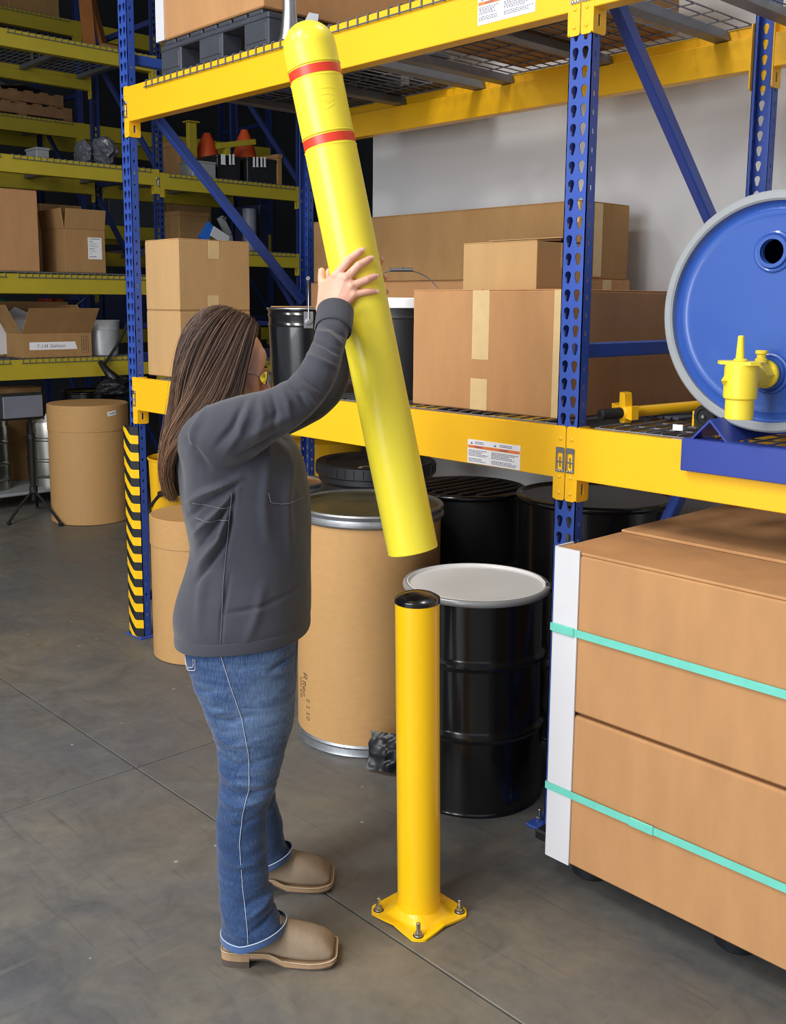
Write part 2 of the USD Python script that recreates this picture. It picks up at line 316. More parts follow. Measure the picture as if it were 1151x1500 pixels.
def beam(label, loc, rotz, L, H, m, rear=False, detail=2, group=None, sticker=None):
    """a step beam with its two end connectors; local x along the bay from post edge to post edge, z = top of the beam."""
    t = thing('shelf_beam', label, 'rack beam', loc, rotz, group)
    p = Polygon([(.002, -H), (.053, -H), (.055, -H+.002), (.055, -.043), (.053, -.041), (.030, -.041), (.030, -.002), (.028, 0), (.002, 0), (0, -.002), (0, -H+.002)])
    fy = (lambda y: FD-y) if rear else (lambda y: y)
    def put(mm):
        if rear:
            mm = mm.copy(); mm.apply_transform(np.diag([1, -1, 1, 1.])); mm.invert(); mm = mv(mm, (0, FD, 0))
        return mm
    g = prism(p, L-.010, YZ, (.005, -.004, 0))
    part(t, 'beam_tube', put(cat(g)), m)
    for e in (0, 1):
        dz = H+.066
        s = 1 if e == 0 else -1
        X0 = 0 if e == 0 else L
        pl = sbox(-W/2+.0015, -dz, .0, .003).buffer(-.008).buffer(.008, 4)
        pl = shapely.union_all([pl, sbox(-.012, -dz+.012, .0, .003-.002)])
        fp = prism(pl, .004, XZ, (0, -.0005, 0))
        sp = sbox(-.0045, -dz, .054, .003).buffer(-.009).buffer(.009, 4).union(sbox(-.0045, -dz+.004, .03, -.002)).difference(sbox(.020, -dz+.022, .028, -dz+.05).buffer(.002, 3))
        spm = prism(sp, .005, YZ, (0, 0, 0))
        c = cat(fp, spm)
        if s < 0: c.apply_transform(np.diag([-1, 1, 1, 1.])); c.invert()
        q = part(t, 'end_connector', put(mv(c, (X0, 0, 0))), m)
        if detail > 1:
            xr = X0-s*.018
            for z in (-.035, -.148, -.195):
                part(q, 'rivet', put(fr(lathe([(0, .004), (.003, .0036), (.0055, .002), (.006, 0), (0, 0)], 10), XZ, (xr, -.0045, z))), m, 30)
        if detail > 0:
            xr = X0-s*.020
            o = sbox(-.015, -.133, .015, -.062).difference(sbox(-.0095, -.126, .0095, -.076).buffer(-.004).buffer(.004))
            cl = [prism(o, .0035, XZ, (xr, -.0046, 0)), mv(bx(-.013, .013, -.011, -.0046, -.073, -.060, .001), (xr, 0, 0)), bx(xr-.002, xr+.002, -.0085, -.0046, -.118, -.088, .001), bx(xr-.010, xr+.010, -.0075, -.0046, -.105, -.101, .0008)]
            cl += [fr(lathe([(0, .003), (.003, .002), (.0032, 0), (0, 0)], 8), XZ, (xr+dx, -.008, -.129)) for dx in (-.009, 0, .009)]
            part(q, 'safety_clip', put(cat(cl)), 'steel', label='zinc safety clip')
    if sticker is not None:
        x0, x1, z0, z1 = sticker; wd, ht = x1-x0, z1-z0
        q = part(t, 'warning_label', bx(x0, x1, -.0052, -.0042, z0, z1, .0003), 'label', label='white printed warning label')
        part(q, 'orange_band', bx(x0+.002, x1-.002, -.0056, -.0050, z1-.027, z1-.018, .0002), 'orange')
        ln = []
        rg = np.random.default_rng(5)
        for c0 in (x0+.006, x0+wd*.44+.006):
            wcol = wd*.44-.012 if c0 == x0+.006 else wd*.56-.012
            for r_ in range(9):
                zz = z1-.034-r_*.0044
                if r_ in (5,): continue
                xa = c0; lim = c0+wcol*(rg.uniform(.62, 1.0))
                while xa < lim:
                    wl = rg.uniform(.003, .010); ln.append(bx(xa, min(xa+wl, lim), -.0056, -.0050, zz-.0010, zz+.0010, .0001)); xa += wl+.0018
            for r_ in range(2):
                ln.append(bx(c0+wcol*.30, c0+wcol*.75, -.0056, -.0050, z1-.008-r_*.0045, z1-.0062-r_*.0045, .0001))
            ln.append(prism(Polygon([(0, 0), (.010, 0), (.005, .007)]), .0006, XZ, (c0+wcol*.08, -.0050, z1-.014)))
            tm_ = text('WARNING', .0052, .0004, True); ln.append(fr(tm_, XZ, (c0+wcol*.28, -.0055, z1-.0252)))
        part(q, 'lettering', cat(ln), 'ink')
    return t
BL = 2.521-W
LB = (-2.521+W, 0, 0)
beam('yellow beam along the top shelf front under the black pallet, left bay', (LB[0], 0, 2.572), 0, BL, .152, 'yellow', sticker=(BL-.342, BL-.121, -.126, -.043))
beam('yellow beam along the waist-high shelf front, behind the woman and raised cover', (LB[0], 0, 1.267), 0, BL, .152, 'yellow', sticker=(BL-.348, BL-.131, -.149, -.073))
beam('yellow front beam of the waist-high shelf under the blue drum cradle', (W, 0, 1.267), 0, BL, .152, 'yellow')
beam('yellow front beam of the top shelf above the blue drum, mostly out of view', (W, 0, 2.572), 0, BL, .152, 'yellow')
beam('yellow rear beam of the top shelf, left bay, against the grey wall', (LB[0], 0, 2.572), 0, BL, .152, 'yellow', rear=True, detail=0)
beam('yellow rear beam of the top shelf, right bay, above the blue drum', (W, 0, 2.572), 0, BL, .152, 'yellow', rear=True, detail=0)
beam('yellow rear beam of the waist-high shelf behind the long cartons', (LB[0], 0, 1.267), 0, BL, .152, 'yellow', rear=True, detail=0)
beam('yellow rear beam of the waist-high shelf behind the blue drum', (W, 0, 1.267), 0, BL, .152, 'yellow', rear=True, detail=0)
def deck(label, loc, rotz, wd, D=FD, chans=(-.5, 0, .5), pitch=.0508, lip=.028, rw=.0029, nx=9, group=None, fall=True):
    """welded wire deck on two beams; local origin at the middle of its front edge, z = beam top."""
    t = thing('wire_deck', label, 'wire deck', loc, rotz, group)
    ms = []
    n = int(wd/pitch)
    for k in range(n+1):
        x = -n*pitch/2+k*pitch
        if not fall: ms.append(tube([(x, .036, .0055-.0335), (x, .039, .003), (x, .045, .0055), (x, D-.045, .0055), (x, D-.036, -.028)], rw, 5)); continue
        ms.append(tube([(x, -.0078, -lip), (x, -.0078, .001), (x, -.004, .0045), (x, .004, .0055), (x, D-.004, .0055), (x, D+.0075, .002), (x, D+.0075, -lip)], rw, 5))
    for y, z in ([(-.0115, -lip+.002)] if fall else [(.0335, -.026)])+[(.035+(D-.07)*i/(nx-1), .0005) for i in range(nx)]+([(D+.0115, -lip+.002)] if fall else []):
        ms.append(tube([(-n*pitch/2-.01, y, z), (n*pitch/2+.01, y, z)], rw, 5))
    part(t, 'wire_grid', cat(ms), 'deck', 40, kind='stuff')
    for c in chans:
        p = Polygon([(-.019, -.002), (-.028, -.034), (-.026, -.036), (.026, -.036), (.028, -.034), (.019, -.002)])
        part(t, 'support_channel', prism(p, D-.068, XZ, (c, D-.034, -.003)), 'deck')
    return t
dk = {}
for nm, x, z in (('top shelf, seen from below before the grey wall', -.58, 2.572), ('top shelf of the near rack, under the black pallet', -1.72, 2.572),
                 ('waist-high shelf under the big taped carton and pails', -.58, 1.267), ('waist-high shelf under the two stacked cartons', -1.72, 1.267),
                 ('waist-high shelf under the blue drum', .68, 1.267), ('top shelf above the blue drum', .68, 2.572)):
    deck('grey welded wire deck on the '+nm, (x, 0, z), 0, 1.12, chans=(-.52, -.03, .46) if z > 2 else (-.45, 0, .45), fall=z > 2)
# corner guard with slanted black and yellow stripes
gd = thing('column_guard', 'black and yellow diagonal-striped guard on the rack post at floor level', 'post guard', (-2.521, 0, 0))
prof = [(-.016, .030, 0), (-.020, -.010, 0), (-.012, -.030, 0), (.020, -.034, -.030), (.052, -.034, -.056), (.060, -.030, -.060), (.0795, -.0035, -.062), (.070, -.0035, -.058), (-.002, -.0035, -.002), (-.002, .030, 0)]
zlo, zhi, per = .012, 1.036, .041
k = 0; z = zhi+.062
while z > zlo:
    a, b = z, z-per
    rings = [[(x, y, min(max(zz+dz, zlo), zhi)) for x, y, dz in prof] for zz in (b, a)]
    if rings[0] != rings[1]:
        part(gd, 'stripe', loft(rings), 'safety' if k % 2 else 'blackp')
    z -= per; k += 1
# ---- the rack beyond the aisle, its front facing us
X2 = -5.587
PY = [-.535, 1.985, 3.44]
BR2 = [(.05, z, 1.02, z+1.0) for z in (.3, 1.5, 2.7)]+[(.038, z, 1.03, z) for z in (.25, 1.42, 2.62, 3.8)]
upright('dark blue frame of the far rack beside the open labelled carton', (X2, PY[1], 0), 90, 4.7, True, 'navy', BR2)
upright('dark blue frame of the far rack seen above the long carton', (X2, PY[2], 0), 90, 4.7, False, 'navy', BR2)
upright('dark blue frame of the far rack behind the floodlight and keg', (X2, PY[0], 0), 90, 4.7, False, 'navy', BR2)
L1 = PY[1]-PY[0]-W; L2 = PY[2]-PY[1]-W
words = {1.183: 'level with the handwritten carton', 1.815: 'under the labelled open carton', 2.663: 'above the labelled open carton', 3.53: 'above the small film bundle'}
for zt, h in ((1.183, .150), (1.815, .144), (2.663, .125), (3.53, .122)):
    wd_ = words[zt]
    beam('dim yellow front beam of the far rack '+wd_, (X2, PY[0]+W, zt), 90, L1, h, 'yellow2', detail=1)
    beam('dim yellow rear beam of the far rack '+wd_, (X2, PY[0]+W, zt), 90, L1, h, 'yellow2', rear=True, detail=0)
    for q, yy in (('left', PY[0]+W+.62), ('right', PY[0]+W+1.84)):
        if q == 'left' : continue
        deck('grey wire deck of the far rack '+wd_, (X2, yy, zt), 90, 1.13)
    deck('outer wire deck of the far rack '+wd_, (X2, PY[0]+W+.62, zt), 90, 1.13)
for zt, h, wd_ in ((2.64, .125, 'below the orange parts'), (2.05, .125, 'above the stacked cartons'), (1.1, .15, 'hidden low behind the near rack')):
    beam('narrow dim yellow front beam of the far rack '+wd_, (X2, PY[1]+W, zt), 90, L2, h, 'yellow2', detail=0)
    beam('narrow dim yellow rear beam of the far rack '+wd_, (X2, PY[1]+W, zt), 90, L2, h, 'yellow2', rear=True, detail=0)
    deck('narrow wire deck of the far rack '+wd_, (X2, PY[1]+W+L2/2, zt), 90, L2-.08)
# ---- a third rack, farther still
X3 = -8.734
P3 = [.4, 2.92, 5.44]
for i, y in enumerate(P3):
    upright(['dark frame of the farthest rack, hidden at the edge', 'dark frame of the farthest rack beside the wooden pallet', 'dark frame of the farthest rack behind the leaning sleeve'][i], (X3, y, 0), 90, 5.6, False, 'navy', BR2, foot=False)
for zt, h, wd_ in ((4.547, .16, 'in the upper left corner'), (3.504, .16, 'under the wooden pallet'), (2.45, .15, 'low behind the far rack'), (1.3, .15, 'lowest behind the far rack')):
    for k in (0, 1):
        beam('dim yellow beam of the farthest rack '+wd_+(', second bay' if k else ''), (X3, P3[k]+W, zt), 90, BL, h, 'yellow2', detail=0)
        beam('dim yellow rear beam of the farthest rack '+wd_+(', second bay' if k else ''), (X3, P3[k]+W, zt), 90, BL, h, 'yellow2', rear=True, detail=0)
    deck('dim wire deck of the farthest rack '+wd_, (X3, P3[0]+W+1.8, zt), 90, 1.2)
# ---------------------------------------------------------------- the bollard and its cover
def mf(m): return manifold3d.Manifold(manifold3d.Mesh(np.asarray(m.vertices, np.float32), np.asarray(m.faces, np.uint32)))
def tmf(m):
    q = m.to_mesh(); return trimesh.Trimesh(np.asarray(q.vert_properties)[:, :3], np.asarray(q.tri_verts), process=False)
FW = np.array([.678, .735, 0.]); SW = np.array([.735, -.678, 0.])     # facing of the woman, and her right-hand side
ax_ = -FW; lean = 1.0
_k = np.cross([0, 0, 1.], ax_)
LR = trimesh.transformations.rotation_matrix(math.radians(lean), _k)[:3, :3]
b = thing('bollard', 'short glossy yellow steel bollard with black cap bolted to the floor', 'bollard', (.058, -.608, 0))
RP, HB = .0572, .872
part(b, 'post', fr(lathe([(0, .012), (RP, .012), (RP, HB-.001), (RP-.001, HB), (0, HB)], 64), LR), 'safety', 30)
part(b, 'cap', fr(lathe([(0, HB+.022), (.012, HB+.0215), (.028, HB+.0188), (.043, HB+.0142), (.053, HB+.009), (.0585, HB+.005), (.0595, HB+.002), (.0595, HB-.006), (.0575, HB-.008), (0, HB-.008)], 64), LR), 'black', 35, label='black plastic domed cap')
def plate():
    n, m = 96, 14; rings = []
    top = []; bot = []
    for i in range(m+1):
        s = i/m; rt = []; rb = []
        for k in range(n):
            a = 2*math.pi*k/n
            c, sn = abs(math.cos(a)), abs(math.sin(a))
            e = .1015/max(c, sn)                       # square
            cor = (min(c, sn)/max(c, sn))              # 0 mid edge, 1 corner
            e = min(e*(1-.05*(1-cor)**2*(1 if cor < 1 else 0)), .1275)
            r = .052+(e-.052)*s
            z = .006+.030*max(0, 1-s/.52)**1.7+.0065*(1-cor)**1.5*s
            rt.append((r*math.cos(a), r*math.sin(a), z)); rb.append((r*math.cos(a), r*math.sin(a), max(z-.006, .0)))
        top.append(rt); bot.append(rb)
    return loft(top+bot[::-1], cap=False)
pl_ = part(b, 'base_plate', plate(), 'safety', 45)
for sx, sy in ((-1, -1), (1, -1), (1, 1), (-1, 1)):
    x, y = sx*.076, sy*.078
    part(pl_, 'anchor_hole', cyl(.014, .0055, .0075, (x, y), 24, .0005), 'rubber')  # dark disc stands in for the shaded bolt hole
    part(pl_, 'anchor_bolt', cat(cyl(.0125, .0075, .0105, (x, y), 20, .0008), cyl(.0095, .0105, .019, (x, y), 6, .001), cyl(.0055, .019, .042, (x, y), 14, .001)), 'steel', 30)
# cover
S0 = np.array([.013, -.602, .991]); S1 = np.array([-.233, -.753, 2.296]); AX = (S1-S0)/np.linalg.norm(S1-S0); SLN = 1.345; SR = .0655
XA = SW-(SW@AX)*AX; XA /= np.linalg.norm(XA); YA = np.cross(AX, XA); SROT = np.stack([XA, YA, AX], 1)
sl = thing('bollard_cover', 'tall lemon-yellow domed bollard cover with two red stripes held up by the woman', 'bollard cover', S0, rot=SROT)
g1, g2, gw, gd_ = SLN-.130, SLN-.297, .013, .0016
pr = [(SR-.004, 0), (SR-.0012, 0), (SR, .0015)]
for g in (g2, g1):
    pr += [(SR, g-gw-.006), (SR+.0012, g-gw-.003), (SR-gd_, g-gw), (SR-gd_, g+gw), (SR+.0012, g+gw+.003), (SR, g+gw+.006)]
for k in range(0, 13):
    a = math.pi/2*k/12; pr.append((SR*math.cos(a), SLN-SR+SR*math.sin(a)*1.0))
pr2 = [(max(r_-.004, 0), min(z_, SLN-.004)) for r_, z_ in pr[::-1] if r_ > .003]
pr[-1] = (0, SLN)
part(sl, 'sleeve', lathe(pr+[(0, SLN-.004)]+pr2[:10]+[(SR-.004, g2), (SR-.004, 0)], 96), 'lemon', 25)
for g in (g1, g2):
    part(sl, 'red_stripe', lathe([(SR-.0018, g-.0105), (SR-.0002, g-.0105), (SR-.0002, g+.0105), (SR-.0018, g+.0105), (SR-.0018, g-.0105)], 96), 'red', 30, label='red reflective band')
def wrap(m, z0, a0, R):
    m = m.subdivide_to_size(.004); v = m.vertices.copy(); a = a0+v[:, 0]/R; rr = R+v[:, 2]
    m.vertices = np.stack([rr*np.cos(a), rr*np.sin(a), z0+v[:, 1]], 1); return m
zl = SLN-.213
em = [wrap(mv(text('Eagle', .0105, .0007, True), (-.016, 0, -.0003)), zl-.002, .20, SR)]
em.append(wrap(mv(prism(Polygon([(-.024, -.005), (0, -.016), (.024, -.005), (.024, -.0068), (0, -.0182), (-.024, -.0068)]), .0008), (0, 0, -.0003)), zl, .20, SR))
def arc(w, h, y0, th): 
    u = np.linspace(-1, 1, 25)
    o = [(w*x, y0+h*(1-x*x)) for x in u]; i = [(w*x, y0+h*(1-x*x)-th*(1-.6*abs(x))) for x in u[::-1]]
    return Polygon(o+i).buffer(0)
for w_, h_, y_, t_ in ((.027, .008, .011, .0026), (.034, .005, .028, .0018)):
    em.append(wrap(mv(prism(arc(w_, h_, y_, t_), .0008), (0, 0, -.0003)), zl, .22, SR))
part(sl, 'embossed_emblem', cat(em), 'lemon', 30, label='raised emblem moulded between the stripes')
# ---------------------------------------------------------------- drums
def steel_drum(name, label, loc, R, H, body='black', lid='black', ring='black', ribs=(.33, .64), n=72, lever=False):
    t = thing(name, label, 'drum', loc)
    p = [(0, .006), (R-.012, .006), (R-.004, 0), (R+.003, 0), (R+.004, .008), (R, .016)]
    for f_ in ribs:
        z = H*f_; p += [(R, z-.022), (R+.004, z-.014), (R+.010, z-.004), (R+.010, z+.004), (R+.004, z+.014), (R, z+.022)]
    p += [(R, H-.03), (R-.002, H-.012), (0, H-.012)]
    part(t, 'body', lathe(p, n), body, 28)
    part(t, 'lid', lathe([(0, H-.010), (R*.86, H-.011), (R*.90, H-.013), (R*.93, H-.013), (R-.008, H-.002), (R-.003, H+.002), (R+.002, H), (R+.002, H-.006), (0, H-.0115)], n), lid, 30)
    a = np.linspace(0, 2*np.pi, 13); q = part(t, 'lock_ring', lathe(np.stack([R+.004+.010*np.cos(a), H-.010+.012*np.sin(a)], 1), n), ring, 40)
    if lever:
        part(q, 'ring_bolt', cat(bar((R*.5, R*.88, H-.006), (R*.72, R*.72, H-.006), .008, .016), bar((R*.74, R*.69, H-.006), (R*.86, R*.53, H-.006), .010, .018), fr(cyl(.005, -.03, .05), trimesh.transformations.rotation_matrix(1.57, (1, 1, 0))[:3, :3], (R*.75, R*.70, H-.004))), 'steel', 30)
    return t
steel_drum('steel_drum', 'black steel drum with white lid and grey ring behind the bollard', (-.346, .048, 0), .229, .715, 'black', 'whitepaint', 'ringgrey', (.37, .70), lever=True)
d_ = steel_drum('steel_drum', 'large black closed drum under the shelf behind the middle rack post', (-.42, .80, 0), .286, .905, 'black', 'black', 'black', (.33, .66))
d_ = steel_drum('steel_drum', 'black ribbed-top drum under the shelf behind the white-lidded drum', (-.98, .69, 0), .236, .872, 'blackp', 'blackp', 'black', (.33, .66))
for k in range(-3, 4):
    part(d_, 'lid_rib', bar((k*.055, -math.sqrt(.205**2-(k*.055)**2), .871), (k*.055, math.sqrt(.205**2-(k*.055)**2), .871), .022, .012, (0, 0, 1), .005), 'blackp')
t = thing('plastic_drum', 'black plastic drum with cream bung behind the metal-rimmed fibre drum', 'drum', (-1.66, .80, 0)); R, H = .268, .893
part(t, 'body', lathe([(0, 0), (R-.02, 0), (R-.004, .015), (R, .05), (R, H*.5-.02), (R+.006, H*.5), (R, H*.5+.02), (R-.004, H-.14), (R-.012, H-.12), (R-.012, H-.10), (R, H-.085), (R, H-.05), (0, H-.05)], 64), 'blackp', 30)
part(t, 'lid', lathe([(0, H-.018), (R-.035, H-.018), (R-.026, H-.004), (R+.004, H), (R+.013, H-.006), (R+.013, H-.055), (R+.006, H-.06), (0, H-.045)], 64), 'blackp', 30)
for k in range(40):
    a = 2*math.pi*k/40; c, s = math.cos(a), math.sin(a); r_ = R+.013
    part(t, 'lid_rib', bar((r_*c, r_*s, H-.052), (r_*c, r_*s, H-.012), .004, .005, (c, s, 0), .001), 'blackp')
bg_ = part(t, 'bung', cyl(.045, H-.02, H-.004, (.13, -.17), 32, .004), 'cream', 30, label='cream screw bung'); part(bg_, 'bung_recess', cyl(.028, H-.005, H-.0035, (.13, -.17), 24, .0005), 'blackp')  # dark disc on the bung stands in for shade in its recess
def fibre_ring_drum(label, loc, R, H, lidm, n=80):
    t = thing('fibre_drum', label, 'drum', loc)
    part(t, 'body', lathe([(0, .004), (R-.002, .004), (R-.002, H-.05), (0, H-.05)], n), 'kraft', 30)
    part(t, 'bottom_ring', lathe([(R-.01, .0), (R+.002, .0), (R+.006, .006), (R+.003, .014), (R+.001, .030), (R+.004, .037), (R, .045), (R-.01, .045), (R-.01, 0)], n), 'galv', 30, label='galvanized foot ring')
    part(t, 'lid', lathe([(0, H-.016), (R*.55, H-.018), (R*.80, H-.021), (R-.012, H-.016), (R-.006, H-.004), (R, H-.001), (R, H-.03), (0, H-.03)], n), lidm, 30)
    q = part(t, 'lock_ring', lathe([(R-.008, H-.004), (R-.004, H), (R+.004, H), (R+.009, H-.006), (R+.006, H-.013), (R+.002, H-.020), (R+.004, H-.026), (R+.010, H-.032), (R+.010, H-.040), (R+.003, H-.048), (R-.008, H-.048), (R-.008, H-.004)], n), 'galv', 25, label='galvanized locking ring')
    return t
t = fibre_ring_drum('large brown fibre drum with bright metal rims behind the woman\'s legs', (-.935, .102, 0), .270, .888, 'olive')
# printed stamp that reads up the drum's side
st = []
for s_, h_, x_, y_ in (('R', .020, 0, 0), ('Rec', .017, .022, -.004), ('UN 1G', .012, .020, -.022), ('2 1 10', .013, .062, .018)):
    st.append(mv(text(s_, h_*1.55, .0006), (x_*1.5, y_*1.5, 0)))
sm = rot(cat(st), -90, (0, 0, 1))
part(t, 'stamp', wrap(sm, .272, -1.84, .2683), 'stamp')
t2 = fibre_ring_drum('fibre drum with metal ring lid half hidden behind the woman\'s chest', (-2.18, .72, 0), .160, .735, 'card3', 48)
def fibre_lid_drum(label, loc, R, H, skirt, n=72):
    t = thing('fibre_drum', label, 'drum', loc)
    part(t, 'body', lathe([(0, .002), (R-.008, .002), (R-.004, .006), (R-.004, H-.01), (0, H-.01)], n), 'kraft', 30)
    part(t, 'lid', lathe([(0, H-.002), (R-.020, H-.002), (R-.006, H), (R, H-.004), (R, H-skirt), (R-.004, H-skirt), (R-.004, H-.012), (0, H-.012)], n), 'kraft', 30)
    return t
fibre_lid_drum('plain brown fibre drum with fibre lid beside the striped rack post', (-2.117, .104, 0), .215, .662, .13)
t = fibre_lid_drum('tall brown fibre drum with small white label in front of the far rack', (-5.189, 1.129, 0), .292, .875, .19)
lb = bx(-.038, .038, -.0165, .0165, 0, .001, .0003)
ly = part(t, 'label', wrap(rot(lb, 8, (0, 0, 1)), .815, .15, .2925), 'label', label='small white sticker')
part(ly, 'lettering', wrap(rot(mv(text('FRAGILE', .010, .0006, True), (-.026, -.005, .001)), 8, (0, 0, 1)), .815, .15, .2925), 'ink')
# black plastic scrap by the bollard, between drum and floor
def rag(seed, w_, d_, h_, n=26):
    u, v = np.meshgrid(np.linspace(-1, 1, n), np.linspace(-1, 1, n), indexing='ij')
    p = np.stack([u*w_/2, v*d_/2, 0*u], -1)
    nz = meshkit.fbm(np.stack([u*1.3, v*1.3, 0*u+seed], -1), 3, seed)
    p[..., 2] = h_*np.clip(nz*1.7-.35, 0, 1)*(1-.5*np.hypot(u, v)); p[..., 0] += .06*w_*(meshkit.noise(np.stack([u*3, v*3, 0*u+9], -1), seed)-.5); 
    top = p.reshape(-1, 3); bot = top.copy(); bot[:, 2] -= .0012
    f = []
    for i in range(n-1):
        for j in range(n-1):
            a, b_, c, d = i*n+j, (i+1)*n+j, (i+1)*n+j+1, i*n+j+1
            f += [(a, b_, c), (a, c, d), (n*n+a, n*n+c, n*n+b_), (n*n+a, n*n+d, n*n+c)]
    for k in range(n-1):
        for a, b_ in ((k, k+1), ((n-1)*n+k+1, (n-1)*n+k), ((k+1)*n, k*n), (k*n+n-1, (k+1)*n+n-1)):
            f += [(a, a+n*n, b_+n*n), (a, b_+n*n, b_)]
    m = trimesh.Trimesh(np.vstack([top, bot]), f, process=False); m.vertices[:, 2] -= m.vertices[:, 2].min(); return m
t = thing('plastic_scrap', 'small crumpled black plastic scrap between the fibre drum and the bollard', 'plastic scrap', (-.600, -.085, .0), 28)
part(t, 'sheet', fr(rag(3, .17, .13, .05), trimesh.transformations.rotation_matrix(math.radians(64), (1, 0, 0))[:3, :3], (0, .0, .068)), 'bag', True)
# yellow pieces behind the woman
t = thing('yellow_drum', 'dull yellow plastic drum with wide lid behind the woman, below the shelf', 'drum', (-2.98, 1.55, 0))
part(t, 'body', lathe([(0, 0), (.20, 0), (.22, .02), (.23, .10), (.25, .80), (0, .80)], 56), 'yellow', 30); part(t, 'lid', lathe([(0, 1.0), (.40, .99), (.43, .97), (.43, .86), (.415, .85), (.28, .82), (.25, .79), (0, .79)], 56), 'yellow', 30)
t = thing('yellow_bin', 'yellow plastic bin with black folding bracket beside the striped rack post', 'bin', (-2.74, .44, 0))
part(t, 'body', lathe([(0, 0), (.155, 0), (.165, .01), (.192, .80), (.200, .815), (.194, .82), (.18, .80), (.155, .03), (0, .03)], 48), 'yellow', 30)
o_ = np.array([-2.74, .44, 0]); h_ = lambda x, y: hit(x, y, 1, .255)-o_
part(t, 'bracket', cat(tube([h_(220, 742), h_(236, 722), h_(252, 703)], .009, 8), tube([h_(233, 726), h_(253, 719)], .009, 8), fr(cyl(.013, -.012, .012), XZ, h_(235, 723))), 'rubber', 30)
t = thing('pry_bar', 'dark flat bar leaning in the yellow bin', 'bar', (-2.72, .42, 0)); part(t, 'blade', bar((.02, -.06, .40), (.06, .10, 1.02), .012, .05, (0, 0, 1), .003), 'navyplastic'); part(t, 'bright_edge', bar((.035, -.055, .70), (.05, .0, .90), .006, .012, (0, 0, 1), .002), 'steel')
# ---------------------------------------------------------------- cartons
def carton(label, b, m='card', tapes=(), flaps='x', name='carton', closed=True, group=None, bevel=.004):
    """closed carton: wall body, two top flaps meeting with a gap, paper tape. b = x0, x1, y0, y1, z0, z1; tapes: (face, centre, width, z0, z1) in carton coordinates."""
    x0, x1, y0, y1, z0, z1 = b; cx, cy = (x0+x1)/2, (y0+y1)/2; a, d, h = (x1-x0)/2, (y1-y0)/2, z1-z0
    t = thing(name, label, 'carton', (cx, cy, z0), group=group)
    part(t, 'body', bx(-a, a, -d, d, 0, h-.004, bevel), m)
    e = .0015
    if flaps == 'x':
        part(t, 'top_flap', bx(-a+e, a-e, -d+e, -.0015, h-.0045, h, .0015), m); part(t, 'top_flap', bx(-a+e, a-e, .0015, d-e, h-.0045, h, .0015), m)
    else:
        part(t, 'top_flap', bx(-a+e, -.0015, -d+e, d-e, h-.0045, h, .0015), m); part(t, 'top_flap', bx(.0015, a-e, -d+e, d-e, h-.0045, h, .0015), m)
    for f_, c, w_, q0, q1 in tapes:
        if f_ == '-y': g = bx(c-w_/2, c+w_/2, -d-.0008, -d+.0002, q0, q1, .0003)
        elif f_ == '+x': g = bx(a-.0002, a+.0008, c-w_/2, c+w_/2, q0, q1, .0003)
        elif f_ == '-x': g = bx(-a-.0008, -a+.0002, c-w_/2, c+w_/2, q0, q1, .0003)
        elif f_ == 'tx': g = bx(c-w_/2, c+w_/2, q0, q1, h-.0002, h+.0006, .0002)
        elif f_ == 'ty': g = bx(q0, q1, c-w_/2, c+w_/2, h-.0002, h+.0006, .0002)
        part(t, 'tape', g, 'tape')
    return t
ZD = 1.2785
BXA = (-2.443, -2.155, .06, .445)
hA = .302
carton('lower of two stacked taped cartons at the open end, behind the woman\'s head', (*BXA, ZD, ZD+hA), 'card2', [('+x', -.005, .052, hA-.085, hA-.004), ('+x', -.005, .052, .004, .08)])
hB = .317
carton('upper of two stacked taped cartons at the open end of the shelf', (*BXA, ZD+hA+.001, ZD+hA+.001+hB), 'card2', [('+x', -.005, .058, hB-.085, hB-.004), ('+x', -.012, .058, .004, .068), ('ty', -.005, .058, .06, .145)])
hC = .392
carton('big brown carton with paper tape beside the middle rack post', (-.695, -.062, .085, .945, ZD-.004, ZD-.004+hC), 'card', [('-y', -.005, .072, hC-.225, hC-.003), ('-y', -.008, .072, .003, .105), ('-y', .302, .026, .003, hC-.003)], flaps='y')
carton('small brown carton behind the woman, left of the black pail', (-2.10, -1.72, .52, .90, ZD, ZD+.325), 'card3', [])
zL = 1.722
carton('long low carton lying under the other long carton behind the pails', (-2.36, -.64, .975, 1.30, ZD, zL-.001), 'card', [('+x', 0, .06, .30, .44)], name='long_carton')
carton('long taped carton lying on top of the other long carton', (-2.33, -.655, .97, 1.30, zL, zL+.305), 'card3', [('+x', -.05, .055, .01, .30), ('-y', .80, .055, .22, .30)], name='long_carton')
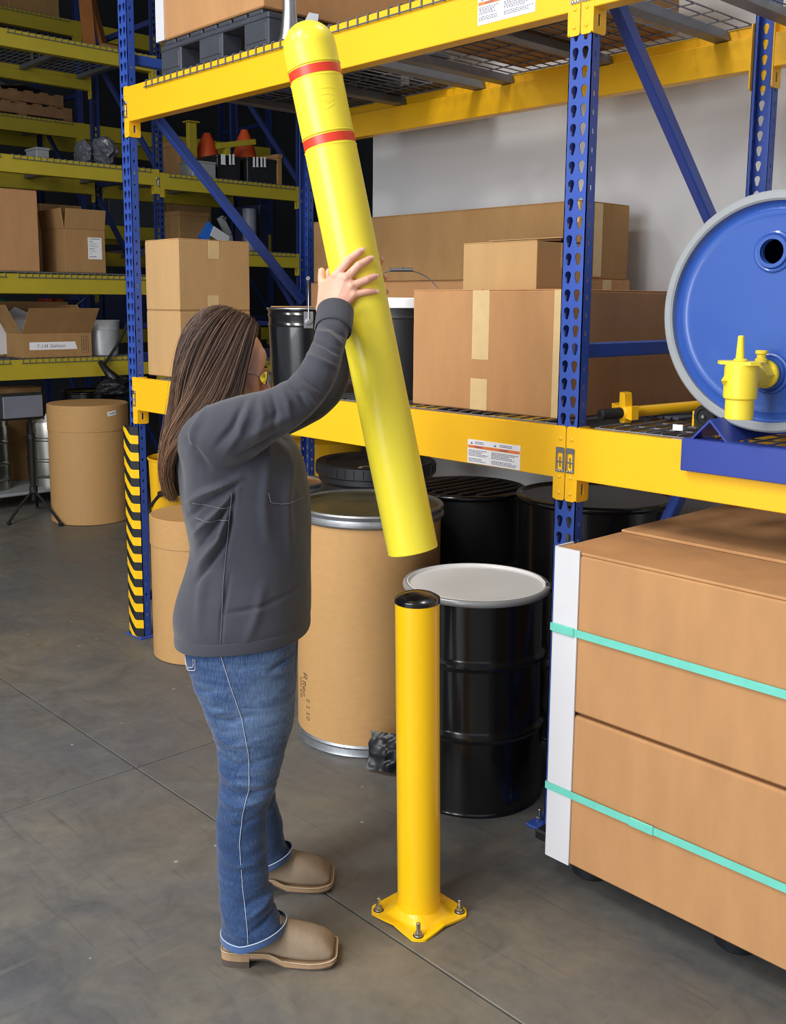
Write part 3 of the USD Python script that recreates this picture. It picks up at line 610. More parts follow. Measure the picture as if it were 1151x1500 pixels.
# small open carton on the big one
def open_carton(label, b, m, rotz=0, flaps=(30, 30, 30, 30), fl=.5, name='open_carton', th=.005):
    x0, x1, y0, y1, z0, z1 = b; cx, cy = (x0+x1)/2, (y0+y1)/2; a, d, h = (x1-x0)/2, (y1-y0)/2, z1-z0
    t = thing(name, label, 'carton', (cx, cy, z0), rotz)
    part(t, 'bottom', bx(-a, a, -d, d, 0, th, .001), m)
    for g in (bx(-a, a, -d, -d+th, .001, h, .0015), bx(-a, a, d-th, d, .001, h, .0015), bx(-a, -a+th, -d+th, d-th, .001, h, .0015), bx(a-th, a, -d+th, d-th, .001, h, .0015)):
        part(t, 'side', g, m)
    fx = 2*d*fl
    # flap angle: 0 closed over the top, 90 upright, 180 folded flat outwards
    for (g, ax, ab), ang in zip(((bx(-a+.001, a-.001, -d, -d+fx, h, h+th*.8, .0012), (1, 0, 0), (0, -d, h)), (bx(-a+.001, a-.001, d-fx, d, h, h+th*.8, .0012), (-1, 0, 0), (0, d, h)),
                                 (bx(-a, -a+fx, -d+.001, d-.001, h, h+th*.8, .0012), (0, -1, 0), (-a, 0, h)), (bx(a-fx, a, -d+.001, d-.001, h, h+th*.8, .0012), (0, 1, 0), (a, 0, h))), flaps):
        if ang is None: continue
        part(t, 'flap', rot(g, ang, ax, ab), m)
    return t
zc = ZD-.004+hC+.001
t = open_carton('small half-open carton sitting on top of the big taped carton', (-.985, -.635, .47, .745, zc-.0, zc+.172), 'card2', 0, (3, 7, None, None), .5)
for q_ in t.GetChildren(): pass
tt = UsdGeom.Xformable(t).GetOrderedXformOps()[0]; tt.Set(Gf.Vec3d(-.810+.165, .607, zc))
part(t, 'tape', bx(.1748, .1756, .0, .045, .085, .168, .0002), 'tape')
# strapped carton stack on the black pallet
SX0, SX1, SY0, SY1 = .20, 1.62, -.243, .66
def strapcarton(label, z0, z1, split):
    t = thing('strapped_carton', label, 'carton', ((SX0+SX1)/2, (SY0+SY1)/2, z0))
    a, d, h = (SX1-SX0)/2, (SY1-SY0)/2, z1-z0
    part(t, 'body', bx(-a, a, -d, d, 0, h-.008, .006), 'card')
    yc = .047-(SY0+SY1)/2
    if split:
        g = bx(-a+.001, a-.001, -d+.001, yc, h-.0085, h, .003); part(t, 'top_flap', g, 'card')
        part(t, 'top_flap', rot(bx(-a+.001, a-.001, yc+.004, d-.001, h-.006, h+.004, .003), -.25, (1, 0, 0), (0, d, h)), 'card')
    return t
zs = .532
strapcarton('upper teal-strapped brown carton on the black pallet, right foreground', zs+.001, .976, True)
strapcarton('lower teal-strapped brown carton on the black pallet, right foreground', .092, zs, False)
t = thing('corner_board', 'white cardboard corner board standing at the strapped cartons\' front edge', 'corner board', (SX0, SY0, .092))
part(t, 'angle', prism(Polygon([(-.006, .075), (-.006, 0), (-.004, -.004), (0, -.006), (.078, -.006), (.078, -.0005), (0, -.0005), (-.0005, 0), (-.0005, .075)]), .888), 'white')
for i, (z, xs_) in enumerate(((.757, .235), (.300, .502))):
    lab = 'upper teal plastic strap around the cartons, buckle at the white corner board' if i == 0 else 'lower teal plastic strap around the cartons, buckle mid-front'
    t = thing('plastic_strap', lab, 'strap', (SX0, SY0, z)); hw = .0105
    e = .0078
    ln, dp = SX1-SX0, SY1-SY0
    o = Polygon([(-e, -e), (ln+e, -e), (ln+e, dp+e), (-e, dp+e)]).buffer(.001); n_ = o.buffer(-.0012)
    # sags a little towards the right, as the carton's front does
    m = prism(o.difference(n_), 2*hw, None, (0, 0, -hw)).subdivide_to_size(.12)
    part(t, 'band', m, 'teal')
    xb = xs_-SX0
    part(t, 'buckle', bx(xb-.036, xb+.036, -e-.0045, -e+.0005, -.0125, .0125, .002), 'teal', label='welded strap joint')
t = thing('plastic_pallet', 'black plastic pallet with round feet under the strapped cartons', 'pallet', (0, 0, 0))
part(t, 'deck', bx(.084, 1.64, -.155, .70, .058, .090, .006), 'blackp')
for fx in (.25, .70, 1.10, 1.50):
    for fy in (-.095, .28, .62):
        part(t, 'foot', lathe([(0, 0), (.050, 0), (.056, .006), (.062, .058), (0, .058)], 24, (fx, fy, 0)), 'blackp', 30)
# ---------------------------------------------------------------- pails on the shelf
def pail(label, loc, R, H, lidm=None, rz=0, up=True, m='black'):
    t = thing('pail', label, 'pail', loc, rz)
    p = [(0, .006), (R*.90-.004, .006), (R*.90, 0), (R*.905, .004)]
    for f_ in (.80, .92): p += [(R*(.90+.07*f_), H*f_-.008), (R*(.90+.07*f_)+.004, H*f_), (R*(.90+.07*f_), H*f_+.008)]
    p += [(R*.97, H-.012)]
    if lidm is None: p += [(R, H-.008), (R, H-.002), (R-.004, H), (R-.008, H-.004), (R*.86, .02), (0, .02)]
    else: p += [(R*.97, H-.006), (0, H-.006)]
    part(t, 'body', lathe(p, 56), m, 28)
    if lidm: 
        part(t, 'lid', lathe([(0, H-.006), (R-.03, H-.008), (R-.018, H), (R-.003, H), (R, H-.003), (R, H-.036), (R-.004, H-.038), (R*.965, H-.020), (0, H-.02)], 56), lidm, 30)
        part(t, 'lid_tab', bx(R-.004, R+.010, -.02, .02, H-.055, H+.004, .003), lidm)
    else: part(t, 'rim', ring_tube(R-.002, .004, H-.003, 64, 8), 'steel', True, label='bright rolled rim')
    for s in (-1, 1):
        part(t, 'bail_ear', cat(fr(lathe([(0, .016), (.012, .014), (.014, .006), (.014, 0), (0, 0)], 16), np.array([[0, 0, s*1.], [s*1., 0, 0], [0, 1., 0]]), (s*R*.965, 0, H-.050)), bx(s*(R*.985)-.004, s*(R*.985)+.004, -.018, .018, H-.075, H-.012, .002)), 'steel', 30, label='zinc bail ear')
    a = np.linspace(0, np.pi, 25); k = .62
    pts = [(R*1.05*math.cos(x), 0, H-.05+R*1.02*math.sin(x)**.8) for x in a]
    q = part(t, 'bail', tube(pts, .0026, 6), 'steel', True)
    part(q, 'grip', fr(lathe([(0, -.042), (.008, -.042), (.008, -.03), (.0075, .03), (.008, .042), (0, .042)], 12), np.array([[0, 0, 1.], [1., 0, 0], [0, 1., 0]]), (0, 0, H-.05+R*1.02)), 'steel', 30)
    return t
pail('open black steel pail with wire bail right of the woman\'s head', (-1.274, .087, ZD), .158, .322, None, -38)
pail('black pail with white lid and wire bail between sleeve and big carton', (-.94, .262, ZD), .150, .362, 'whitepaint', 55, m='blackp')
# ---------------------------------------------------------------- blue drum lying on its cradle
DC = np.array([.602, .065, 1.603]); DR = .288
RD = np.array([[1, 0, 0], [0, 0, -1.], [0, 1., 0]]).T      # local z -> world +y
RD = np.array([[1., 0, 0], [0, 0, 1.], [0, -1., 0]])       # columns: x->x, y->-z, z->+y
t = thing('blue_drum', 'blue steel drum lying on the cradle with yellow faucet', 'drum', DC)
LN = .87; p = [(DR-.02, .022), (DR-.004, .012), (DR, .010)]
for z in (.29, .58): p += [(DR, z-.022), (DR+.010, z-.004), (DR+.010, z+.004), (DR, z+.022)]
p += [(DR, LN-.005), (DR-.02, LN-.02), (0, LN-.02), (0, .30), (DR-.02, .30), (DR-.02, .022)]
part(t, 'shell', fr(lathe(p, 96), RD), 'drumblue', 28)
head = lathe([(0, .014), (DR-.055, .014), (DR-.047, .0105), (DR-.036, .0105), (DR-.030, .015), (DR-.018, .018), (DR-.010, .010), (DR-.010, .024), (0, .024)], 96)
hole = np.array([-.008, -.152])          # local x, y (y down -> world z up = -y)
hd = mf(head)-mf(mv(cyl(.030, -.05, .08, n=40, b=.0005), (hole[0], hole[1], 0)))
part(t, 'head', fr(tmf(hd), RD), 'drumblue', 30)
def bung_ring(cx, cy): return cat(*[ring_tube(r_, .0055, .0125, 48, 8, (cx, cy)) for r_ in (.036, .047)], lathe([(.031, .002), (.040, .002), (.044, .014), (.031, .016), (.031, .002)], 48, (cx, cy, 0)))
part(t, 'bung_flange', fr(bung_ring(*hole), RD), 'drumblue', 30); part(t, 'bung_flange', fr(bung_ring(.002, .152), RD), 'drumblue', 30)
part(t, 'chime_ring', fr(lathe([(DR-.011, .012), (DR-.012, -.002), (DR-.007, -.006), (DR+.008, -.006), (DR+.013, -.001), (DR+.013, .018), (DR+.002, .022), (DR-.011, .022)], 96), RD), 'grey', 35, label='grey rim ring')
# faucet
fz = DC[2]-.152; fx = DC[0]+.002
t = thing('faucet', 'yellow plastic drum faucet screwed into the lower hole of the blue drum', 'faucet', (fx, DC[1]-.004, fz))
Y_ = np.array([[1., 0, 0], [0, 0, -1.], [0, 1., 0]])       # local z -> world -y
part(t, 'collar', fr(lathe([(0, -.02), (.026, -.02), (.033, .002), (.036, .004), (.036, .014), (.032, .018), (0, .018)], 40), Y_), 'faucet', 30)
hexa = prism(Polygon([(.031*math.cos(a), .031*math.sin(a)) for a in np.linspace(0, 2*np.pi, 7)[:-1]]), .045, None, (0, 0, .016))
part(t, 'neck', cat(fr(hexa, Y_), fr(lathe([(0, .05), (.026, .05), (.024, .105), (0, .105)], 36), Y_)), 'faucet', 30)
part(t, 'vent_cap', cat(cyl(.015, .02, .040, (0, -.032), 24, .002), cyl(.011, .040, .050, (0, -.032), 20, .001), cyl(.015, .050, .060, (0, -.032), 24, .002)), 'faucet', 30)
by = -.128
part(t, 'barrel', cat(lathe([(0, -.105), (.033, -.105), (.034, -.102), (.034, -.058), (.039, -.054), (.040, -.050), (.040, .028), (0, .028)], 48, (0, by, 0)), prism(Polygon([(-.058, -.012), (-.040, -.034), (.040, -.034), (.054, -.012), (.054, .020), (.036, .036), (-.036, .036), (-.058, .012)]).buffer(-.003).buffer(.003), .008, None, (0, by, .028))), 'faucet', 30)
part(t, 'lever', cat(cyl(.016, .036, .042, (-.004, by), 24, .001), fr(lathe([(0, 0), (.0105, 0), (.0075, .058), (.005, .060), (0, .060)], 20), np.eye(3), (-.006, by, .038))), 'faucet', 30)
part(t, 'side_lug', tmf(manifold3d.Manifold.hull_points(np.array([(-.030, by-.022, -.030), (-.012, by-.036, -.012), (-.030, by-.022, .004), (-.024, by-.052, -.010), (-.02, by-.02, -.012)], np.float32))), 'faucet')
# cradle
t = thing('drum_cradle', 'dark blue steel cradle holding the blue drum over the beam', 'drum cradle', (0, 0, 0))
part(t, 'front_channel', cat(bx(.428, 1.34, -.030, -.022, 1.192, 1.276, .002), bx(.428, 1.34, -.024, .030, 1.271, 1.277, .002)), 'plateblue')
for xx in (.498, 1.10):
    pts = [(0, .055), (.052, 0), (.045, 0), (0, .047), (-.045, 0), (-.052, 0)]
    part(t, 'angle_rail', prism(Polygon(pts), .90, XZ, (xx, .885, 1.277)), 'plateblue')
for yy in (.22, .72):
    a0 = [math.radians(q) for q in range(218, 323, 5)]
    outer = [(DC[0]+(DR+.020)*math.cos(q), DC[2]+(DR+.020)*math.sin(q)) for q in a0]
    pts = outer+[(.86, 1.282), (.345, 1.282)]
    part(t, 'saddle', prism(Polygon(pts).buffer(0), .012, XZ, (0, yy, 0)), 'plateblue')
    part(t, 'saddle_band', cat([bar((DC[0]+(DR+.0165)*math.cos(p0), yy-.006, DC[2]+(DR+.0165)*math.sin(p0)), (DC[0]+(DR+.0165)*math.cos(p1), yy-.006, DC[2]+(DR+.0165)*math.sin(p1)), .06, .004, (0, 0, 1), .001) for p0, p1 in zip(a0[:-1], a0[1:])]), 'plateblue')
t = thing('roller', 'black rubber roller beside the blue drum on the shelf', 'roller', (.372, .19, 1.314))
YX = np.array([[1., 0, 0], [0, 0, 1.], [0, -1., 0]])
part(t, 'wheel', fr(lathe([(0, -.012), (.020, -.012), (.022, -.016), (.030, -.016), (.033, -.012), (.033, .012), (.030, .016), (0, .016)], 40), YX), 'rubber', 30)
part(t, 'axle', cat(fr(cyl(.006, -.022, .02, n=16), YX)), 'steel'); part(t, 'bracket', bx(-.042, -.036, -.004, .03, -.034, .012, .001), 'yellow')
# yellow lever bar with cast star and black grip
G0, G1 = np.array([.088, .086, 1.3015]), np.array([.198, .475, 1.3135]); gdv = (G1-G0)/np.linalg.norm(G1-G0)
gx = np.cross([0, 0, 1.], gdv); gx /= np.linalg.norm(gx); gy = np.cross(gdv, gx); GR = np.stack([gx, gy, gdv], 1)
t = thing('lever_bar', 'yellow lever bar with four-armed casting and black grip on the shelf', 'lever bar', G0, rot=GR)
part(t, 'grip', lathe([(0, 0), (.013, 0), (.0165, .003), (.0165, .075), (.0145, .08), (.0145, .1), (0, .1)], 24), 'rubber', 30)
part(t, 'grip_hole', cyl(.006, -.0004, .001, n=16, b=.0003), 'black')  # black disc on the end painted for the dark inside a hole
star = [Polygon([(-.013, 0), (-.008, .056), (.010, .058), (.014, 0)]), Polygon([(-.013, 0), (-.008, -.030), (.008, -.030), (.013, 0)]), Polygon([(0, -.011), (0, .013), (.046, .022), (.046, -.020)]), Polygon([(0, -.012), (0, .013), (-.040, .020), (-.040, -.018)])]
st_ = shapely.union_all(star).buffer(.002)
part(t, 'casting', cat(prism(st_, .026, None, (0, .001, .084)), lathe([(0, .078), (.018, .078), (.024, .086), (.024, .108), (.016, .118), (0, .118)], 24)), 'yellow', 30)
part(t, 'tube', tube([(0, 0, .1), (0, 0, .42)], .0165, 20), 'yellow', 40)
t = thing('metal_clip', 'small bright metal clip on the deck left of the blue cradle', 'clip', (.34, .10, 1.2785), 20)
part(t, 'clip_body', cat(bx(-.014, .014, -.012, .012, 0, .002, .0006), bx(-.014, .014, -.012, -.010, 0, .018, .0006), bx(-.014, .014, .010, .012, 0, .012, .0006)), 'steel')
for i, (x0, y0, x1, y1) in enumerate(((.36, .20, .42, .52),)):
    t = thing('metal_strip', 'narrow galvanized strip lying on the deck beside the black roller', 'strip', (0, 0, 1.2785))
    part(t, 'strip_body', bar((.345, .16, .003), (.445, .62, .003), .03, .005, (0, 0, 1), .001), 'galv')
t = thing('shelf_liner', 'dark grey corrugated sheet lying at the back of the shelf by the lever bar', 'sheet', (0, 0, 1.2785))
for k in range(5): part(t, 'rib', bar((.095+.028*k, .30, .006), (.175+.028*k, .95, .006), .022, .010, (0, 0, 1), .003), 'charcoal')
# ---------------------------------------------------------------- the top shelf
ZT = 2.5795
t = thing('plastic_pallet', 'charcoal plastic pallet on the top shelf behind the front beam', 'pallet', (-2.235, .045, ZT))
PW, PD, PH = .78, 1.0, .150
for y in (0, PD-.10):
    part(t, 'bottom_runner', bx(0, PW, y, y+.10, 0, .016, .004), 'charcoal')
for x in (0, .30, .62):
    for y in (0, .45, PD-.10):
        wv = .16 if x != .3 else .17
        part(t, 'block', cat(bx(x, x+wv, y, y+.10, .012, .112, .005), bx(x+.012, x+wv-.012, y-.003, y+.02, .03, .10, .004)), 'charcoal')
part(t, 'deck', cat(bx(0, PW, 0, PD, .110, .135, .005), [bx(.03+.104*k, .03+.104*k+.088, -.002, PD+.002, .130, .150, .004) for k in range(7)]), 'charcoal')
c0 = (-2.245, -1.475, .035, 1.03, ZT+.151, ZT+.151+.62)
t = thing('pallet_carton', 'large brown carton on the black pallet on the top shelf', 'carton', (0, 0, 0)); part(t, 'body', bx(c0[0], c0[1], c0[2], c0[3], c0[4], c0[5], .005), 'card'); part(t, 'top_flap', bx(c0[0]+.002, c0[1]-.002, c0[2]+.002, .53, c0[5]-.001, c0[5]+.005, .002), 'card'); part(t, 'top_flap', bx(c0[0]+.002, c0[1]-.002, .535, c0[3]-.002, c0[5]-.001, c0[5]+.005, .002), 'card')
t = thing('corner_board', 'white corner board on the large carton on the top shelf', 'corner board', (c0[0], c0[2], c0[4]))
part(t, 'angle', prism(Polygon([(-.006, .07), (-.006, 0), (-.004, -.004), (0, -.006), (.066, -.006), (.066, -.0005), (0, -.0005), (-.0005, 0), (-.0005, .07)]), .62), 'white')
t = thing('steel_stand', 'bright galvanized post with gusset on the top shelf above the yellow dome', 'stand', (-1.395, .10, ZT), 30)
part(t, 'post', lathe([(0, 0), (.050, 0), (.048, .006), (.036, .05), (.027, .13), (.026, .30), (0, .30)], 24), 'steel', 30); part(t, 'gusset', prism(Polygon([(.026, .005), (.10, .005), (.12, .11), (.08, .12), (.026, .03)]), .006, XZ, (0, .003, 0)), 'deck'); part(t, 'collar', lathe([(.027, .19), (.04, .19), (.04, .22), (.027, .22), (.027, .19)], 24), 'steel', 30)
t = thing('top_shelf_carton', 'brown carton far back on the top shelf over the wire deck', 'carton', (-.70, .64, ZT)); part(t, 'body', bx(-.30, .42, -.28, .36, 0, .4, .005), 'card3'); part(t, 'top_flap', bx(-.30, .06, -.279, .359, .399, .405, .002), 'card3'); part(t, 'top_flap', bx(.064, .42, -.279, .359, .399, .405, .002), 'card3')
# ---------------------------------------------------------------- the woman; F = the way she faces, S = her right, towards us
def P(f, s, z): return f*FW+s*SW+np.array([0, 0, z])
SWN = SW/np.linalg.norm(SW)
FSZ = np.stack([FW/np.linalg.norm(FW), SW/np.linalg.norm(SW), [0, 0, 1.]], 1)
def cloth(name, rgb, weave=900., fuzz=.25, **k): return mat(name, rgb, .82, var=.05, scale=25, bump=.12, bscale=weave, spec=.2, sheen=fuzz, **k)
K['shirt'] = cloth('shirt_twill', (59, 60, 69))
K['shirtseam'] = cloth('shirt_stitch', (104, 106, 118))
K['skin'] = mat('skin', (222, 168, 146), .48, var=.07, scale=30, bump=.08, bscale=500, spec=.4, extra={"subsurface_weight": .12, "subsurface_scale": .004})
K['nail'] = mat('nail', (232, 186, 172), .25, var=.02)
K['hairbase'] = mat('hair_dark', (58, 44, 38), .6, var=.35, scale=70, stretch=(1, 1, .15), spec=.3)
def hairmat(name, root, tip):          # darker at the crown, lighter towards the ends
    n = {"g": ("geometry", {}), "x": ("separate_xyz", {}), "m": ("map_range", {"from_min": 1.52, "from_max": 1.16, "to_min": 0., "to_max": 1., "clamp": True}), "n": ("noise_texture", {"scale": 16., "detail": 3.}), "a": ("math", {"math_type": "multiply_add", "value2": .55, "value3": -.27}), "s": ("math", {"math_type": "add"}),
         "r": ("rgb_ramp", {"ramp": [(0, lin(root)), (1, lin(tip))]}), "p": ("principled_bsdf", {"roughness": .40, "specular_ior_level": .5})}
    return usdkit.material(stage, '/World/Looks/'+name, n, [("g.position", "x.vector"), ("x.z", "m.value"), ("g.position", "n.vector"), ("n.fac", "a.value1"), ("a.value", "s.value1"), ("m.result", "s.value2"), ("s.value", "r.fac"), ("r.color", "p.base_color")], surface="p.BSDF")
K['hair1'] = hairmat('hair_brown', (56, 43, 38), (104, 74, 54))
K['hair3'] = hairmat('hair_mid', (78, 58, 49), (124, 90, 64))
K['hair2'] = hairmat('hair_light', (124, 96, 80), (164, 124, 92))
K['brow'] = mat('brow_hair', (70, 46, 34), .7)
K['lips'] = mat('lips', (190, 112, 104), .45)
K['boot'] = mat('boot_leather', (142, 124, 104), .72, var=.12, scale=18, bump=.15, bscale=220, spec=.3)
K['sole'] = mat('boot_sole', (166, 134, 102), .7, var=.08, scale=20); K['outsole'] = mat('outsole', (84, 72, 64), .8)
K['welt'] = mat('welt_stitch', (196, 180, 154), .6)
def denim():
    n = {"tc": ("texture_coordinate", {}), "n1": ("noise_texture", {"scale": 7., "detail": 5., "roughness": .6}), "mp": ("mapping", {"scale": (90, 90, 9.)}), "n2": ("noise_texture", {"scale": 6., "detail": 3.}),
         "mh": ("mapping", {"scale": (5., 5., 34.)}), "n3": ("noise_texture", {"scale": 1.6, "detail": 3., "distortion": .8}),
         "r1": ("rgb_ramp", {"ramp": [(.30, lin((27, 43, 74))), (.52, lin((43, 66, 105))), (.74, lin((92, 114, 146)))]}),
         "ms": ("mapping", {"location": (0, 0, 0), "scale": (3.6, 3.6, 3.0)}), "gs": ("gradient_texture", {"gradient_type": "spherical"}),
         "a": ("math", {"math_type": "multiply_add", "value2": .30}), "a2": ("math", {"math_type": "multiply_add", "value2": .30}), "a3": ("math", {"math_type": "multiply_add", "value2": .42, "value3": -.02}),
         "b": ("bump", {"strength": .22, "distance": .003}), "p": ("principled_bsdf", {"roughness": .85, "specular_ior_level": .2, "sheen_weight": .2})}
    c = P(-.80, .66, .66)
    n["ms"] = ("mapping", {"location": tuple(-c*np.array([5., 5., 3.2])), "scale": (5., 5., 3.2)})
    l = [("tc.object", "n1.vector"), ("tc.object", "mp.vector"), ("mp.vector", "n2.vector"), ("tc.object", "mh.vector"), ("mh.vector", "n3.vector"), ("tc.object", "ms.vector"), ("ms.vector", "gs.vector"),
         ("n2.fac", "a3.value1"), ("n1.fac", "a.value1"), ("a3.value", "a.value3"), ("n3.fac", "a2.value1"), ("a.value", "a2.value3"),
         ("gs.fac", "am.value1"), ("a2.value", "am.value3"), ("am.value", "r1.fac"), ("r1.color", "p.base_color"), ("n2.fac", "b.height"), ("b.normal", "p.normal")]
    n["am"] = ("math", {"math_type": "multiply_add", "value2": .22})
    return usdkit.material(stage, '/World/Looks/denim', n, l, surface="p.BSDF")
K['denim'] = denim(); K['stitch'] = mat('denim_stitch', (178, 184, 196), .7); K['cuffhem'] = cloth('denim_hem', (62, 90, 136))
K['amber'] = usdkit.material(stage, '/World/Looks/amber_lens', {"f": ("fresnel", {"IOR": 1.5}), "t": ("transparent_bsdf", {"color": (.97, .80, .58)}), "g": ("glossy_bsdf", {"roughness": .05}), "m": ("mix_closure", {})}, [("f.fac", "m.fac"), ("t.BSDF", "m.closure1"), ("g.BSDF", "m.closure2")], surface="m.closure")
wm = thing('person', 'woman in grey work shirt and jeans lifting the yellow cover over the bollard', 'person', (0, 0, 0))
def sph(c, r, n=2):
    m = trimesh.creation.icosphere(subdivisions=n, radius=1.); m.apply_scale(r); return mf(mv(m, c))
def hull(*cr): return manifold3d.Manifold.batch_hull([sph(c, r) for c, r in cr])
def union(ms): return manifold3d.Manifold.batch_boolean(ms, manifold3d.OpType.Add)
def chain(pts, rs): return [hull((pts[i], rs[i]), (pts[i+1], rs[i+1])) for i in range(len(pts)-1)]
def smooth_(m, edge, it=10):
    t = tmf(m.refine_to_length(edge)); t = trimesh.Trimesh(t.vertices, t.faces, process=True)
    v0 = t.vertices.copy(); trimesh.smoothing.filter_taubin(t, .5, -.52, it); v = t.vertices.copy()
    bad = ~(np.linalg.norm(v-v0, axis=1) < .008); v[bad] = v0[bad]; t.vertices = v; return t
# head (x face forward, y her left, z up; origin between the eyes' level and the ear)
hp = [sph((-.016, 0, .032), (.098, .076, .080), 3), sph((.0, 0, .01), (.080, .070, .085), 3),
      hull(((.052, .028, .040), .032), ((.052, -.028, .040), .032), ((.052, .036, -.018), .026), ((.052, -.036, -.018), .026), ((.048, 0, -.05), .03)),
      hull(((.052, .03, -.02), .024), ((.052, -.03, -.02), .024), ((.064, .012, -.092), .015), ((.064, -.012, -.092), .015), ((.0, .050, -.062), .014), ((.0, -.050, -.062), .014), ((.066, 0, -.055), .020)),
      hull(((.083, .022, .014), .0085), ((.083, -.022, .014), .0085)),
      hull(((.084, 0, .004), .0065), ((.104, 0, -.034), .0085), ((.088, 0, -.040), .010)), hull(((.095, .010, -.038), .0065), ((.095, -.010, -.038), .0065), ((.084, 0, -.036), .010)),
      hull(((.080, .020, -.0625), .0045), ((.087, .004, -.0600), .0055), ((.087, -.004, -.0600), .0055), ((.080, -.020, -.0625), .0045)), hull(((.079, .018, -.069), .0045), ((.085, 0, -.0705), .0062), ((.079, -.018, -.069), .0045)),
      hull(((-.02, 0, -.05), .052), ((-.045, 0, -.155), .056))]
for s in (-1, 1):
    hp += [sph((.066, s*.031, -.003), (.0135, .0145, .0125)), hull(((-.004, s*.073, .008), .010), ((-.012, s*.079, .006), .009), ((-.002, s*.072, -.022), .007), ((-.010, s*.078, -.004), .008))]
head_m = smooth_(union(hp), .005, 6)
def RotY(a): c, s = math.cos(a), math.sin(a); return np.array([[c, 0, s], [0, 1, 0], [-s, 0, c]])
def RotZ(a): c, s = math.cos(a), math.sin(a); return np.array([[c, -s, 0], [s, c, 0], [0, 0, 1]])
HR = RotZ(math.radians(13))@RotY(math.radians(11))                 # turned a little away from us, looking down
HB_ = np.stack([FSZ[:, 0], -FSZ[:, 1], [0, 0, 1.]], 1)             # head axes in the world before turning
HRW = HB_@HR; HO = P(-.893, .478, 1.462)
def hd_(m): return fr(m, HRW, HO)
# arms, trunk and legs under the clothes, one with the head
AXF = lambda ax, ph, R_: S0+AX*ax+R_*(math.cos(math.radians(ph))*XA+math.sin(math.radians(ph))*YA)
FING = {'thumb': [(.676, -84, .090), (.706, -86, .0885), (.728, -88, .0865), (.7445, -88, .083)],
        'index': [(.7205, -37, .0785), (.750, -5.9, .0760), (.7614, 11.5, .0750), (.7667, 20.9, .0740)],
        'middle': [(.708, -17.7, .0795), (.7315, 8.1, .0770), (.7398, 25.8, .0755), (.7440, 36.5, .0745)],
        'ring': [(.686, -11.4, .0785), (.6944, 18.2, .0765), (.6980, 30.7, .0750), (.6994, 39.8, .0742)],
        'pinky': [(.6653, -10, .0765), (.6655, 13.6, .0748), (.6635, 24.7, .0738), (.6620, 33.5, .0733)]}
FRAD = {'thumb': (.0140, .0122, .0108, .0092), 'index': (.0108, .0098, .0088, .0076), 'middle': (.0110, .0100, .0090, .0078), 'ring': (.0104, .0094, .0084, .0073), 'pinky': (.0094, .0083, .0074, .0065)}
def hand(left):
    mp = (lambda a, p_, R_: AXF(a, 147-p_, R_)) if left else AXF
    pts = {k: [mp(*q) for q in v] for k, v in FING.items()}
    w1, w2 = mp(.652, -84, .100), mp(.632, -50, .094); wc = (w1+w2)/2
    ms = []
    for k, v in pts.items(): ms += chain(v, FRAD[k])
    pc = mp(.672, -36, .082)
    ms += [hull((pts['index'][0], .0105), (pts['middle'][0], .0108), (w1, .017), (w2, .016)), hull((pts['middle'][0], .0106), (pts['ring'][0], .0102), (w1, .016), (w2, .016)), hull((pts['ring'][0], .0102), (pts['pinky'][0], .0095), (w2, .016), (pc, .014)),
           hull((pts['thumb'][0], .0155), (pts['thumb'][1], .0115), (w1, .016), (pts['index'][0], .0085)), hull((pts['thumb'][1], .0105), (pts['index'][0], .0080), (pc, .012), (w1, .014)),
           hull((w1, .0185), (w2, .0175), (wc-(mp(.70, -50, .09)-wc)*.35, .023))]
    for k in ('index', 'middle', 'ring', 'pinky'):                 # knuckles
        ms.append(sph(tuple(pts[k][0]+(pts[k][0]-(S0+AX*((pts[k][0]-S0)@AX)))*.045), FRAD[k][0]*.98))
        ms.append(sph(tuple(pts[k][1]), FRAD[k][1]*1.10)); ms.append(sph(tuple(pts[k][2]), FRAD[k][2]*1.07))
    return smooth_(union(ms), .0030, 7), pts, wc
RH, rp, rw = hand(False); LH, lp, lw = hand(True)
C_ = lambda *q: P(*q)
SLV_R = [((-.940, .560, 1.275), .074), ((-.893, .622, 1.308), .080), ((-.828, .650, 1.343), .071), ((-.770, .658, 1.368), .059), ((-.715, .655, 1.400), .0515), ((-.676, .643, 1.439), .0465), ((-.655, .612, 1.484), .0430), ((-.641, .560, 1.531), .0400), ((-.634, .522, 1.563), .0400), ((-.632, .497, 1.584), .0425)]
SLV_L = [((-.940, .390, 1.272), .074), ((-.893, .330, 1.300), .080), ((-.83, .300, 1.322), .074), ((-.765, .290, 1.340), .063), ((-.705, .285, 1.366), .0575), ((-.665, .283, 1.402), .0545), ((-.645, .283, 1.455), .0475), ((-.640, .285, 1.510), .0425), ((-.640, .288, 1.550), .0415), ((-.640, .290, 1.578), .0425)]
bm = [mf(hd_(head_m)), mf(RH), mf(LH)]
for sl_, w_ in ((SLV_R, rw), (SLV_L, lw)):
    pts = [P(*q) for q, _ in sl_][1:]+[w_]; rs = [max(.024, r_*.62) for _, r_ in sl_][1:]+[.0225]; rs[-2] = .025
    bm += chain(pts, rs)
bm += [hull((P(-.945, .475, 1.34), .060), (P(-.95, .565, 1.30), .055), (P(-.95, .385, 1.30), .055)), hull((P(-.95, .56, 1.29), .055), (P(-.95, .39, 1.29), .055), (P(-.86, .53, 1.15), .10), (P(-.86, .42, 1.15), .10)),
       hull((P(-.86, .53, 1.15), .10), (P(-.86, .42, 1.15), .10), (P(-.86, .53, .92), .10), (P(-.86, .42, .92), .10))]
for s, foot in ((.585, .65), (.365, .325)):
    bm += chain([P(-.865, .475+(s-.475)*.75, .88), P(-.85, (s+foot)/2, .44), P(-.855, foot, .09)], [.058, .030, .026])+[hull((P(-.86, foot, .075), .032), (P(-.74, foot, .050), .018))]
